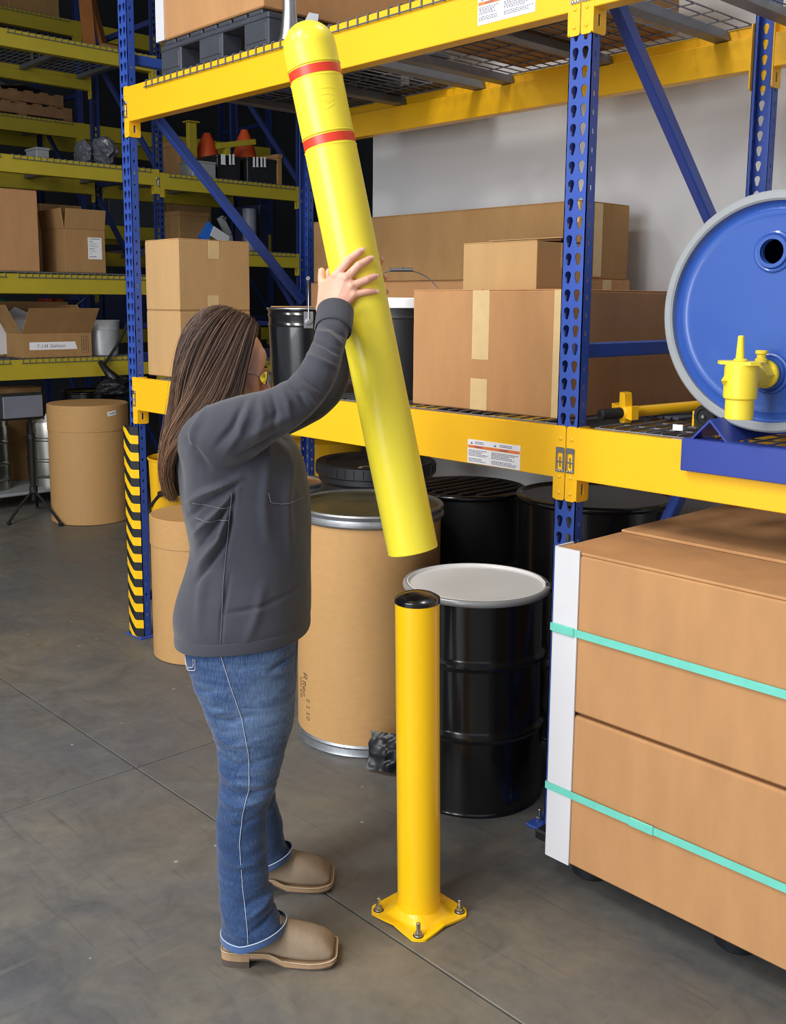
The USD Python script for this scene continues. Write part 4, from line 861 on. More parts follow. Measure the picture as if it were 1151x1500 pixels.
part(wm, 'body', tmf(union(bm)), 'skin', 50)
# nails of the near hand
for k in ('index', 'middle', 'ring', 'pinky', 'thumb'):
    a_, b_ = rp[k][2], rp[k][3]; d = (b_-a_)/np.linalg.norm(b_-a_); rad = b_-(S0+AX*((b_-S0)@AX)); rad /= np.linalg.norm(rad); rad -= (rad@d)*d; rad /= np.linalg.norm(rad); s_ = np.cross(rad, d)
    q = trimesh.creation.icosphere(subdivisions=2, radius=1.); q.apply_scale((.0056, .0044, .0012)); part(wm, 'fingernail', fr(q, np.stack([d, s_, rad], 1), b_+rad*FRAD[k][3]*.86+d*.0010), 'nail', True)
# brows, lips, lens, frame
for s in (-1, 1):
    part(wm, 'eyebrow', hd_(tube([(.0885, s*.012, .0155), (.0872, s*.024, .0205), (.080, s*.036, .0195), (.071, s*.044, .0145)], [.0022, .0030, .0026, .0010], 8)), 'brow', True)
    part(wm, 'eye_line', hd_(tube([(.0805, s*.019, -.009), (.0800, s*.031, -.0115), (.0745, s*.041, -.0080)], [.0008, .0013, .0008], 6)), 'brow', True)
gl = [(.0965, .031*s, 0) for s in (-1, 1)]
fm = []; lens = []
for s in (-1, 1):
    o = [(.0985-13.*max(0, .033+.0240*math.cos(a)-.012)**2, s*(.033+.0240*math.cos(a)), -.006+.0180*math.sin(a)*(1-.15*math.cos(a))) for a in np.linspace(0, 2*np.pi, 29)[:-1]]
    fm.append(tube(o, .0011, 6, closed=True)); fm.append(tube([(.072, s*.0570, -.004), (.060, s*.071, .0), (.03, s*.080, .003), (-.012, s*.083, .004), (-.022, s*.083, -.012)], .0016, 6))
    v = np.vstack([o, [np.mean(o, 0)+np.array([.0035, 0, 0])]]); v = np.vstack([v, v-np.array([.0012, 0, 0])]); n = 28; f = []
    for k in range(n): q = (k+1) % n; f += [(29-1, k, q), (n+1+n, n+1+q, n+1+k), (k, n+1+k, q), (q, n+1+k, n+1+q)]
    lens.append(trimesh.Trimesh(v, f, process=False))
fm.append(tube([(.0975, -.0085, -.001), (.101, 0, .001), (.0975, .0085, -.001)], .0014, 6))
g_ = part(wm, 'glasses', hd_(cat(fm)), 'steel', True, label='thin-framed safety glasses')
for q in lens: part(g_, 'lens', hd_(q), 'amber', label='amber lens')
# shirt
def ringel(z, fb, ff, sc, hs, n=48, ex=2.35, dz=None):
    a = np.linspace(0, 2*np.pi, n, endpoint=False); c, s = np.cos(a), np.sin(a)
    x = np.sign(c)*np.abs(c)**(2/ex); y = np.sign(s)*np.abs(s)**(2/ex)
    return [P((fb+ff)/2+(ff-fb)/2*xx, sc+hs*yy, z+(dz(xx, yy) if dz else 0)) for xx, yy in zip(x, y)]
tor = [(.794, -1.033, -.700, .200), (.84, -1.040, -.694, .203), (.886, -1.031, -.693, .194), (.958, -1.003, -.693, .180), (1.011, -.990, -.692, .177), (1.083, -1.003, -.692, .182), (1.152, -1.014, -.696, .188), (1.222, -1.022, -.708, .186), (1.285, -1.026, -.735, .172), (1.325, -1.018, -.795, .148), (1.358, -1.004, -.850, .105), (1.380, -.995, -.885, .062)]
hemdz = lambda x, y: .016*x+.006*y
rings = [ringel(z, fb, ff, .475, hs, dz=hemdz if i == 0 else None) for i, (z, fb, ff, hs) in enumerate(tor)]
sh = mf(loft(rings))
def slv(l):
    p = np.array([P(*q) for q, _ in l]); r_ = np.array([q for _, q in l]); u = np.linspace(0, len(l)-1, 60)
    from scipy.interpolate import PchipInterpolator as CS
    return mf(tube(CS(range(len(l)), p)(u), CS(range(len(l)), r_)(u), 32))
sh = union([sh, slv(SLV_R), slv(SLV_L), hull((P(-.905, .588, 1.27), .088), (P(-.895, .562, 1.09), .088)), hull((P(-.905, .362, 1.27), .088), (P(-.895, .388, 1.09), .088))])
st = tmf(sh.refine_to_length(.0045)); st = trimesh.Trimesh(st.vertices, st.faces, process=True); trimesh.smoothing.filter_taubin(st, .5, -.52, 34)
def fold(mesh, lines, s_ref, s_lim, gain=2.0):
    """press and raise folds: each line is a polyline in (F, Z) seen from her right side."""
    v = mesh.vertices; q = v@FSZ; nrm = mesh.vertex_normals; d = np.zeros(len(v))
    for pl, amp, wid in lines:
        pl = np.array(pl); best = np.full(len(v), 9.); par = np.zeros(len(v)); L = 0
        for a, b_ in zip(pl[:-1], pl[1:]):
            ab = b_-a; t = np.clip(((q[:, [0, 2]]-a)@ab)/(ab@ab), 0, 1); e = np.hypot(*(q[:, [0, 2]]-a-t[:, None]*ab).T)
            up = e < best; best[up] = e[up]; par[up] = (L+t[up])/(len(pl)-1); L += 1
        d += gain*amp*np.exp(-(best/(wid*.78))**2)*np.sin(np.pi*np.clip(par*.86+.10, 0, 1))
    m_ = np.clip((q[:, 1]-s_lim)/.05, 0, 1); mesh.vertices = v+nrm*(d*m_)[:, None]; return mesh
def px(x, y, s=.66):   # (F, Z) on her near side
    d = (x-CXP)/FPX*_r-(y-CYP)/FPX*_u+_f; q = CAM+d*((s-CAM@SWN)/(d@SWN)); return (q@FSZ[:, 0], q[2])
def L_(*xy): return [px(*q) for q in xy]
folds = [(L_((352, 700), (300, 722), (268, 742)), .007, .010), (L_((350, 708), (295, 742), (270, 765)), -.006, .008), (L_((348, 716), (300, 768), (278, 790)), .008, .010), (L_((346, 722), (318, 768), (285, 812)), -.007, .008), (L_((344, 728), (322, 790), (283, 842)), .009, .012),
         (L_((342, 735), (326, 800), (296, 842), (276, 868)), -.008, .009), (L_((345, 712), (338, 760), (328, 830)), -.006, .006), (L_((336, 842), (326, 900), (324, 950)), -.0035, .005), (L_((392, 660), (386, 740), (392, 800)), .004, .014), (L_((425, 660), (418, 740), (424, 830)), .004, .012), (L_((330, 898), (380, 890), (440, 872)), -.003, .006),
         (L_((300, 835), (292, 880), (290, 930)), .004, .016), (L_((385, 860), (375, 905), (360, 945)), .003, .014), (L_((272, 640), (292, 662), (312, 690)), -.004, .010), (L_((360, 585), (345, 622), (318, 655)), -.005, .008), (L_((372, 585), (356, 630), (330, 665)), .005, .010), (L_((300, 600), (285, 630), (280, 660)), .005, .010)]
st = fold(st, folds, 0, .53)
arm = [(L_((422, 558), (440, 572), (452, 596)), -.006, .006), (L_((432, 552), (450, 568), (468, 592)), .006, .007), (L_((440, 545), (458, 560), (480, 578)), -.005, .006), (L_((412, 566), (424, 585), (428, 612)), .005, .008), (L_((400, 572), (408, 600), (402, 628)), -.005, .008), (L_((385, 580), (390, 606), (376, 640)), .004, .010), (L_((448, 520), (468, 528), (494, 540)), .0035, .006), (L_((455, 500), (475, 506), (498, 522)), -.004, .005), (L_((460, 486), (480, 492), (502, 508)), .0045, .006), (L_((463, 474), (485, 482), (506, 498)), -.0035, .005), (L_((360, 640), (392, 622), (430, 606)), .004, .012), (L_((352, 665), (392, 645), (425, 622)), -.004, .008)]
st = fold(st, arm, 0, .53)
q = st.vertices; nz = meshkit.fbm(q*np.array([13, 13, 8.]), 3, 4)-.5; st.vertices = q+st.vertex_normals*(.006*nz)[:, None]
trimesh.smoothing.filter_taubin(st, .5, -.52, 1)
shp = part(wm, 'shirt', st, 'shirt', True)
def cuffm(a, b_, r0, r1):
    a, b_ = np.array(P(*a)), np.array(P(*b_)); d = b_-a; L = np.linalg.norm(d); d /= L; x = np.cross(d, [0, 0, 1.]); x /= np.linalg.norm(x); y = np.cross(d, x)
    return fr(lathe([(r0-.004, 0), (r0, -.002), (r0+.002, .004), (r1+.0005, L-.002), (r1, L), (r1-.0025, L), (r1-.004, L-.004), (r0-.006, .004), (r0-.004, 0)], 40), np.stack([x, y, d], 1), a)
part(shp, 'cuff', cuffm((-.6345, .528, 1.557), (-.6310, .4815, 1.6005), .0435, .0450), 'shirt', 35); part(shp, 'cuff', cuffm((-.640, .286, 1.540), (-.640, .292, 1.595), .0435, .0450), 'shirt', 35)
def on_shirt(line, r_=.0009, off=.0012, mesh=st, s_min=.475):
    """a stitched line laid on the near surface of a garment."""
    from scipy.spatial import cKDTree
    qq = mesh.vertices@FSZ; near = qq[:, 1] > s_min; T = cKDTree(qq[near][:, [0, 2]]); nn = np.nonzero(near)[0]
    o = []
    pl = np.array(line); tt_ = np.linspace(0, len(pl)-1, 14*len(pl))
    pl = np.stack([np.interp(tt_, range(len(pl)), pl[:, k]) for k in (0, 1)], 1)
    vn = mesh.vertex_normals
    for p_ in pl:
        _, ix = T.query(p_, k=6); ix = nn[ix]; s_ = qq[ix, 1].max(); o.append(P(p_[0], s_, p_[1])+vn[ix].mean(0)*off)
    o = np.array(o); k = np.ones(5)/5
    o2 = np.stack([np.convolve(np.pad(o[:, j], 2, 'edge'), k, 'valid') for j in range(3)], 1)
    return tube(o2, r_, 5)
part(shp, 'seam', cat(on_shirt(L_((340, 720), (332, 790), (326, 860), (324, 945))), on_shirt(L_((280, 738), (300, 741), (338, 744))), on_shirt(L_((283, 762), (305, 764), (335, 761))), on_shirt(L_((392, 722), (396, 738), (412, 742), (440, 741)))), 'shirtseam', True, label='stitched side and yoke seams')
hl = lambda e, z0: [p_+np.array([0, 0, z0]) for p_ in ringel(.794, -1.0335-e, -.6985+e, .475, .2005+e, dz=hemdz)]
part(shp, 'shirt_hem', loft([hl(.0005, .026), hl(.0025, .022), hl(.0030, .0), hl(.0020, -.0035), hl(-.004, -.0035), hl(-.006, .02)], cap=False), 'shirt', 40)
a = np.linspace(0, 2*np.pi, 40)[:-1]
part(shp, 'collar', loft([[P(-.935+r_*1.02*math.cos(t), .475+r_*.95*math.sin(t), z+.018*math.cos(t)*-1) for t in a] for r_, z in ((.082, 1.352), (.076, 1.372), (.070, 1.392), (.066, 1.391), (.068, 1.36), (.07, 1.352))], cap=False), 'shirt', 40)
# jeans
NEAR = [(.90, -.995, -.715, .545, .115), (.84, -1.002, -.715, .552, .116), (.77, -.998, -.727, .560, .112), (.70, -.983, -.726, .570, .103), (.613, -.948, -.729, .580, .089), (.524, -.919, -.750, .590, .076), (.434, -.914, -.772, .602, .067), (.344, -.922, -.798, .615, .061), (.252, -.919, -.795, .628, .060), (.170, -.912, -.782, .640, .064), (.105, -.907, -.765, .648, .069), (.062, -.906, -.748, .652, .073)]
FAR = [(.90, -.995, -.715, .405, .115), (.84, -1.002, -.715, .398, .116), (.77, -.998, -.732, .388, .112), (.70, -.983, -.736, .376, .103), (.613, -.955, -.741, .364, .089), (.513, -.917, -.749, .352, .076), (.415, -.917, -.777, .340, .067), (.344, -.925, -.798, .331, .061), (.276, -.928, -.806, .330, .060), (.186, -.911, -.786, .327, .064), (.115, -.916, -.780, .326, .069), (.070, -.912, -.762, .326, .073)]
hz = lambda x, y: .024*max(x, -.3)+.004*y+.002
legs = []
for lst in (NEAR, FAR):
    from scipy.interpolate import PchipInterpolator
    A = np.array(lst)[::-1]; zz = np.linspace(A[0, 0], A[-1, 0], 46); V = PchipInterpolator(A[:, 0], A[:, 1:])(zz)
    legs.append(mf(loft([ringel(z, *v, n=44, ex=2.15, dz=(lambda x, y, w_=max(0, 1-i/4): hz(x, y)*w_)) for i, (z, v) in enumerate(zip(zz, V))])))
je = union(legs+[mf(loft([ringel(z, fb, ff, .475, hs, ex=2.3) for z, fb, ff, hs in ((.765, -.975, -.745, .08), (.80, -.998, -.72, .14), (.86, -1.004, -.712, .175), (.93, -.99, -.712, .172))]))])
jt = tmf(je.refine_to_length(.0055)); jt = trimesh.Trimesh(jt.vertices, jt.faces, process=True); trimesh.smoothing.filter_taubin(jt, .5, -.52, 8)
jf = [(L_((300, 1050), (330, 1058), (372, 1046)), -.005, .008), (L_((312, 1082), (345, 1092), (392, 1080)), .004, .010), (L_((318, 1112), (350, 1122), (400, 1112)), -.005, .008), (L_((322, 1135), (345, 1148), (398, 1150)), .006, .010), (L_((322, 1155), (350, 1164), (402, 1160)), -.006, .008), (L_((322, 1175), (352, 1180), (392, 1170)), .005, .009), (L_((330, 1140), (372, 1160), (404, 1158)), -.004, .006), (L_((322, 1200), (345, 1208), (386, 1196)), -.004, .008), (L_((395, 985), (415, 975), (432, 968)), -.005, .008), (L_((360, 980), (395, 990), (428, 1000)), .003, .012),
      (L_((325, 1245), (350, 1262), (395, 1258)), .0035, .010), (L_((328, 1300), (360, 1312), (405, 1300)), -.004, .010), (L_((365, 1330), (388, 1318), (408, 1302)), .005, .008), (L_((368, 1348), (392, 1336), (412, 1325)), -.005, .007), (L_((332, 1340), (350, 1352), (380, 1352)), .003, .012), (L_((275, 1010), (292, 1016), (320, 1012)), -.004, .008), (L_((292, 1040), (310, 1046), (335, 1040)), .004, .009)]
jt = fold(jt, jf, 0, .54, 1.6)
q = jt.vertices; nz = meshkit.fbm(q*np.array([16, 16, 26.]), 3, 9)-.5; jt.vertices = q+jt.vertex_normals*(.007*nz)[:, None]
jp = part(wm, 'jeans', jt, 'denim', True)
sl_ = L_((322, 952), (338, 1000), (355, 1050), (364, 1100), (366, 1150), (356, 1190), (352, 1230), (358, 1290), (366, 1340), (369, 1378))
part(jp, 'side_seam', on_shirt(sl_, mesh=jt, r_=.0009, s_min=.56), 'stitch', True, label='pale stitched outer seam')
part(jp, 'pocket_stitch', cat(on_shirt([px(*q, .54) for q in ((276, 948), (281, 968), (297, 961), (297, 944))], mesh=jt, r_=.0011, s_min=.40), on_shirt([px(*q, .54) for q in ((279, 948), (283, 963), (294, 957), (294, 944))], mesh=jt, r_=.0010, s_min=.40)), 'stitch', True)
for lst in (NEAR, FAR):
    z, fb, ff, sc, hs = lst[-1]
    lo_ = lambda k, e, dz0: [P((fb+ff)/2+((ff-fb)/2+e)*math.cos(t), sc+(hs+e)*math.sin(t), z+dz0+hz(math.cos(t), math.sin(t))) for t in np.linspace(0, 2*np.pi, 57)[:-1]]
    part(jp, 'hem', loft([lo_(0, .0005, .020), lo_(0, .0035, .016), lo_(0, .004, .002), lo_(0, .002, -.001), lo_(0, -.004, .0), lo_(0, -.006, .018)], cap=False), 'cuffhem', 40)
    part(jp, 'hem_stitch', tube(lo_(0, .0030, .0185), .0013, 6, closed=True), 'stitch', True)
# boots
def boot(fh, ft, sc, parent):
    L = ft-fh
    up = [(0., .030, .034, .12), (.06, .036, .030, .13), (.16, .039, .030, .135), (.30, .038, .030, .132), (.42, .038, .030, .118), (.54, .041, .022, .104), (.68, .046, .018, .092), (.80, .049, .018, .082), (.90, .048, .018, .071), (.965, .045, .019, .056), (1., .040, .021, .040)]
    rings = []
    for t, hw, zb, zt in up:
        rg_ = []
        for k in range(28):
            a_ = 2*math.pi*k/28; c, s = math.cos(a_), math.sin(a_)
            y = hw*np.sign(c)*abs(c)**(.75 if s > 0 else .30); z_ = zb+.016+(zt-zb-.016)*s**.9 if s > 0 else zb+.016*(1+s)
            rg_.append(P(fh+L*t+(.004*s if t < .1 else 0), sc+y, z_))
        rings.append(rg_)
    b_ = part(parent, 'boot', loft(rings), 'boot', True, label='tan square-toed leather boot')
    out = [(fh-.004, 0)]
    def outline(e):
        o = []
        for t, hw, *_ in [(-.012, .018)]+up+[(1.015, .030)]: o.append((fh+L*t+(e if t > .9 else -e if t < .05 else 0), hw+e))
        o[0] = (o[0][0], o[0][1]-e)
        return Polygon([(x, sc+y) for x, y in o]+[(x, sc-y) for x, y in o[::-1]]).buffer(-.018).buffer(.018, 6)
    FS_ = np.stack([FSZ[:, 0], FSZ[:, 1], [0, 0, -1.]], 1)
    def slab(poly, z0, z1): m = prism(poly, z1-z0); v = m.vertices; m.vertices = np.stack([v[:, 0], v[:, 1], v[:, 2]+z0], 1); w_ = m.copy(); w_.vertices = np.array([P(*q) for q in m.vertices]); w_.invert(); return w_
    ol = outline(.0045)
    def raise_arch(m):                      # shank between heel and ball lifts off the floor
        q = m.vertices@FSZ; t = (q[:, 0]-fh)/L; lift = np.where(t < .40, .020, .020*np.clip((.56-t)/.16, 0, 1)); toe = .010*np.clip((t-.82)/.2, 0, 1)**2
        m.vertices = m.vertices+np.stack([0*t, 0*t, lift+toe], 1); return m
    mid = slab(ol, .006, .017).subdivide_to_size(.03); bot = slab(outline(.003), 0, .007).subdivide_to_size(.03)
    part(b_, 'sole', raise_arch(mid), 'sole', 40); part(b_, 'outsole', raise_arch(bot), 'outsole', 40)
    heel = ol.intersection(sbox(fh-.1, sc-.1, fh+L*.235, sc+.1)); part(b_, 'heel', slab(heel, .0, .024), 'outsole', 40); part(b_, 'heel_wedge', slab(heel.buffer(.0008), .018, .036), 'sole', 40)
    o2 = np.array(outline(.0052).exterior.coords)[:-1]; t2 = (o2[:, 0]-fh)/L
    z2 = .0190+np.where(t2 < .40, .020, .020*np.clip((.56-t2)/.16, 0, 1))+.010*np.clip((t2-.82)/.2, 0, 1)**2
    part(b_, 'welt', tube([P(x, y, z) for (x, y), z in zip(o2, z2)], .0011, 6, closed=True), 'welt', True)
boot(-.898, -.628, .648, wm); boot(-.920, -.652, .320, wm)
# hair: a solid mass through guide curves, then strands laid over it
GX = [[(331, 452), (292, 459), (266, 495), (257, 545), (250, 600), (243, 650), (243, 695), (252, 735)],
      [(340, 452), (308, 472), (284, 518), (271, 570), (262, 618), (249, 660), (247, 702), (258, 736)],
      [(352, 457), (332, 485), (308, 532), (287, 578), (266, 618), (252, 655), (248, 700), (256, 733)],
      [(364, 463), (354, 495), (336, 540), (314, 582), (286, 615), (261, 650), (251, 698), (259, 732)],
      [(376, 477), (372, 502), (362, 547), (354, 587), (328, 611), (284, 634), (258, 670), (257, 716)]]
SX_ = [[.475, .478, .480, .480, .482, .486, .495, .50], [.482, .556, .574, .570, .560, .548, .54, .53], [.480, .558, .582, .586, .584, .575, .56, .545], [.480, .556, .582, .588, .592, .590, .572, .55], [.480, .540, .566, .576, .590, .600, .586, .56]]
Gd = np.array([[(-.897+(x-330)*.001706, s, 1.601-(y-455)*.001655) for (x, y), s in zip(g, ss)] for g, ss in zip(GX, SX_)])
from scipy.interpolate import CubicSpline
def guide(u, t):
    """(F, S, Z) of the hair surface, u from the back outline to the hairline, t from root to tip."""
    c = CubicSpline(np.linspace(0, 1, 8), Gd, axis=1)(t)              # 5 x n x 3
    return np.array([CubicSpline(np.linspace(0, 1, 5), c[:, k])(u[k]) for k in range(len(t))])
tt_ = np.linspace(0.0, 1, 40); NU = 26; rings = []
for t in tt_:
    uu = np.linspace(0, 1, NU); g = guide(uu, np.full(NU, t)); w_ = .012*meshkit.fbm(np.stack([uu*9, 0*uu+t*2.0, 0*uu], 1), 3, 2)-.010
    taper = 1-.55*max(0, (t-.7)/.3)
    cF = g[:, 0].mean(); g2 = g.copy(); g2[:, 1] = .475+(g[:, 1]-.475)*1.0+w_*np.sin(np.pi*np.clip(uu*.9+.1, 0, 1))
    farS = .475-(g2[:, 1]-.475)*taper
    ring_ = [P(*q) for q in g2]+[P(q[0], fs_, q[2]) for q, fs_ in zip(g2[::-1], farS[::-1])]
    rings.append(ring_)
hm = loft(rings); hm = trimesh.Trimesh(hm.vertices, hm.faces, process=True); trimesh.smoothing.filter_taubin(hm, .5, -.52, 3)
hr = part(wm, 'hair', hm, 'hairbase', True)
def strands(name, n, m, seed, wdt, fl):
    rg = np.random.default_rng(seed); pts = []; cnt = []; wd = []
    for i in range(n):
        u0 = rg.uniform(0, 1)**.9; side = 1 if rg.uniform() < .88 else -1; K_ = 18
        t0, t1 = (rg.uniform(0, .10), rg.uniform(.80, 1.0)) if rg.uniform() < .75 else (rg.uniform(0, .5), rg.uniform(.7, 1.0))
        t = np.linspace(t0, t1, K_); ph = rg.uniform(0, 6.28); u = np.clip(u0+.05*np.sin(t*3+ph)*t+rg.normal(0, .012)*t, 0, 1)
        cl = u0*11+.5*math.sin(u0*37); g = guide(u, np.clip(t, 0, 1)); g[:, 0] += .006*np.sin(t*6.0+cl*1.3+rg.normal(0, .25))*np.clip(t*2, 0, 1); g[:, 1] += .004*np.sin(t*7+cl*2.1)*np.clip(t*2, 0, 1)*side; dF = rg.normal(0, .0022); off = abs(rg.normal(0, fl))
        w = np.sin(np.pi*np.clip((t-t0)/(t1-t0), 0, 1)*.5)
        g[:, 1] = .475+(g[:, 1]-.475)*side+side*(off+.001)*np.clip(u*4, .15, 1); back = np.clip(1-u*3, 0, 1); g[:, 0] -= back*off*.8; g[:, 2] += np.clip(1-t*5, 0, 1)*off*.7
        g[:, 0] += dF*w*2+.004*np.sin(t*9+ph)*w*rg.uniform(0, 1); g[:, 2] += .003*np.sin(t*7+ph*2)*w
        if t1 > .97: g[:, 0] += rg.normal(0, .006)*np.clip((t-.75)*4, 0, 1)
        pts.append(np.array([P(*q) for q in g])); cnt.append(K_); wd.append(wdt*np.interp(t, [t0, t0+.1, t1-.12, t1], [.6, 1, .9, .2]))
    Pn = np.array(pts); Wd = np.array(wd)/2; n, k = Pn.shape[:2]           # each strand a fine three-sided tube
    t = np.gradient(Pn, axis=1); t /= np.linalg.norm(t, axis=2, keepdims=True)+1e-9
    a = np.cross(t, SWN); a /= np.linalg.norm(a, axis=2, keepdims=True)+1e-9; b = np.cross(t, a); an = np.arange(3)*2*np.pi/3
    v = Pn[:, :, None]+Wd[:, :, None, None]*(np.cos(an)[:, None]*a[:, :, None]+np.sin(an)[:, None]*b[:, :, None])
    q, r_ = np.meshgrid(np.arange(k-1), np.arange(3), indexing='ij'); q = q.ravel(); r_ = r_.ravel(); r2 = (r_+1) % 3
    f = np.stack([np.stack([q*3+r_, q*3+r2, q*3+3+r2], 1), np.stack([q*3+r_, q*3+3+r2, q*3+3+r_], 1)], 1).reshape(-1, 3)
    f = (f[None]+(np.arange(n)*k*3)[:, None, None]).reshape(-1, 3)
    part(hr, name, trimesh.Trimesh(v.reshape(-1, 3), f, process=False), m, True, kind='stuff')
strands('strands', 2900, 'hair1', 11, .00105, .0035); strands('mid_strands', 1500, 'hair3', 13, .00095, .0042); strands('light_strands', 420, 'hair2', 12, .0009, .0055)
# ---------------------------------------------------------------- things on and under the far rack
ZA, ZB, ZC, ZD4 = 1.8225, 1.1905, 2.6705, 3.5375
XF = X2-.035
carton('tall plain carton at the left picture edge on the far rack', (XF-.55, XF, .50, 1.005, ZA+.012, 2.425), 'card', [], flaps='x')
t = thing('metal_sheet', 'thin bluish steel sheet under the cartons on the far rack', 'sheet', (0, 0, ZA)); part(t, 'sheet_body', bx(XF-.9, XF+.02, .35, 1.93, 0, .009, .003), 'galv'); part(t, 'rolled_edge', tube([(XF+.02, .35, .005), (XF+.02, 1.93, .005)], .006, 10), 'galv', True)
t = open_carton('open brown carton with white shipping label on the far rack', (XF-.40, XF, 1.21, 1.545, ZA+.0125, 2.165), 'card3', 0, (98, 70, None, 100), .45)
q = part(t, 'shipping_label', bx(.2004, .2014, .022, .138, .105, .270, .0003), 'label', label='white shipping label')
ln = []; rg = np.random.default_rng(3)
for r_, (z, w_, h_) in enumerate(((.262, .09, .006), (.242, .03, .006), (.225, .07, .003), (.214, .05, .003), (.203, .075, .003), (.186, .04, .005), (.168, .06, .003), (.150, .02, .003), (.128, .055, .007))):
    y = .034
    while y < .034+w_:
        l_ = rg.uniform(.006, .016); ln.append(bx(.2013, .2018, y, min(y+l_, .034+w_), z-h_, z, .0001)); y += l_+.004
part(q, 'lettering', cat(ln), 'ink')
part(t, 'stamp', cat(bx(-.06, -.02, -.1682, -.1674, .20, .206, .0002), bx(-.055, -.025, -.1682, -.1674, .188, .194, .0002)), 'stamp')
t = open_carton('low open brown carton with handwritten white tape on the far rack', (XF-.42, XF, .838, 1.402, ZB, 1.378), 'card3', 0, (118, 62, 80, 128), .42)
q = part(t, 'name_tape', prism(Polygon([(0, 0), (.385, 0), (.368, .058), (0, .058)]), .0008, YZ, (.2104, -.225, .060)), 'label', label='strip of white tape with handwriting')
wr = text('T J M  Samson', .024, .0006); wr.vertices[:, 0] += .25*wr.vertices[:, 1]
part(q, 'handwriting', fr(wr, YZ, (.2111, -.17, .076)), 'ink')
fr_ = sbox(0, 0, .058, .125); part(t, 'stamp', prism(fr_.difference(fr_.buffer(-.004)).union(sbox(.016, .02, .042, .105).difference(sbox(.022, .026, .036, .099))), .0006, YZ, (.2104, .195, .030)), 'stamp')
t = thing('foam_sheet', 'white foam sheet sticking out of the handwritten carton', 'foam', (XF-.30, 1.05, ZB+.02)); part(t, 'sheet_body', prism(Polygon([(-.26, 0), (.24, 0), (.24, .29), (.02, .295), (-.13, .36), (-.26, .27)]), .02, YZ, (0, 0, 0)), 'white')
t = thing('pail', 'silver steel pail with bail beside the handwritten carton', 'pail', (XF-.16, 1.575, ZB)); 
part(t, 'body', lathe([(0, .0), (.120, .0), (.124, .006), (.137, .20), (.140, .205), (.137, .21), (.142, .265), (.146, .272), (.142, .278), (.137, .272), (.12, .012), (0, .012)], 48), 'pailgrey', 30)
part(t, 'bail', tube([(.0, -.148, .245), (-.03, -.17, .32), (-.06, -.175, .40), (-.05, -.10, .46)], .004, 6), 'steel', True); part(t, 'bail_ear', fr(cyl(.014, -.004, .012, n=16), YZ.T[[0, 1, 2]], (.02, -.142, .245)), 'steel')
# bungee and bag
t = thing('bungee_cord', 'black bungee cord with steel hook hanging over the far rack beam', 'bungee cord', (0, 0, 0))
a = [hit(188, 470, 0, X2+.03), hit(176, 498, 0, X2+.04), hit(162, 520, 0, X2+.045), hit(152, 534, 0, X2+.045)]
part(t, 'cord', tube(a, .012, 8), 'rubber', True); h0 = a[-1]
part(t, 'hook', tube([h0, h0+np.array([0, .012, -.02]), h0+np.array([0, .035, -.035]), h0+np.array([0, .05, -.055]), h0+np.array([0, .04, -.075])], .005, 8), 'steel', True)
t = thing('black_bag', 'crumpled black plastic bag hanging above the tall fibre drum', 'bag', (X2+.18, 1.50, .878))
bgm = trimesh.creation.icosphere(subdivisions=4, radius=1.); v = bgm.vertices; v = v*(1+.5*(meshkit.fbm(v*2.2, 4, 5)-.5))[:, None]; v[:, 2] = np.where(v[:, 2] < 0, v[:, 2]*.5, v[:, 2]); v[:, 2] -= v[:, 2].min(); bgm.vertices = v*np.array([.10, .17, .105])
bgm = cat(bgm, tube([(0, -.02, .13), (-.05, -.06, .2), (-.125, -.08, .27)], [.05, .03, .02], 10)); part(t, 'bag_body', bgm, 'bag', True)
# floor: keg, dark drum, dolly, floodlight on tripod
def keg(label, loc):
    t = thing('keg', label, 'keg', loc); R, H = .195, .60
    part(t, 'body', lathe([(0, .03), (.14, .03), (R-.01, .07), (R, .10), (R, .20), (R+.006, .21), (R+.006, .222), (R, .232), (R, .37), (R+.006, .38), (R+.006, .392), (R, .402), (R, .50), (R-.012, .535), (.12, .56), (0, .565)], 48), 'keg', 30)
    part(t, 'foot_ring', lathe([(R-.018, 0), (R-.006, 0), (R-.006, .07), (R-.018, .07), (R-.018, 0)], 48), 'keg', 30)
    part(t, 'top_ring', lathe([(R-.02, .52), (R-.008, .52), (R-.006, .595), (R-.013, .603), (R-.02, .595), (R-.02, .52)], 48), 'keg', 30)
    part(t, 'tap_spear', cyl(.03, .56, .585, n=24), 'keg'); part(t, 'round_mark', fr(lathe([(.016, 0), (.026, 0), (.026, .003), (.016, .003), (.016, 0)], 24), YZ, (R+.0005, -.02, .29)), 'rubber'); return t
keg('stainless beer keg on a dolly under the far rack', (-6.10, 1.26, .13)); keg('bluish stainless keg at the left edge under the far rack', (-6.20, .74, .13))
t = thing('dolly', 'grey four-wheeled dolly carrying the kegs', 'dolly', (0, 0, 0)); part(t, 'platform', bx(-6.42, -5.86, .50, 1.50, .105, .13, .006), 'grey')
for x in (-6.36, -5.92):
    for y in (.58, 1.42):
        q = part(t, 'caster', fr(cyl(.045, -.014, .014, n=24, b=.004), XZ, (x, y, .0455)), 'rubber', 30); part(q, 'fork', bx(x-.02, x+.02, y-.018, y+.018, .06, .106, .003), 'steel')
steel_drum('steel_drum', 'black drum in the dark behind the keg under the far rack', (-6.32, 1.72, 0), .22, .86)
t = thing('floodlight_stand', 'grey floodlight on a black tripod at the left edge', 'floodlight', (0, 0, 0))
hub = np.array([-5.45, .80, .0]); 
part(t, 'pole', cat(tube([hub+[0, 0, .14], hub+[0, 0, .62]], .018, 12), tube([hub+[0, 0, .60], hub+[0, 0, .74]], .012, 12)), 'rubber', 40)
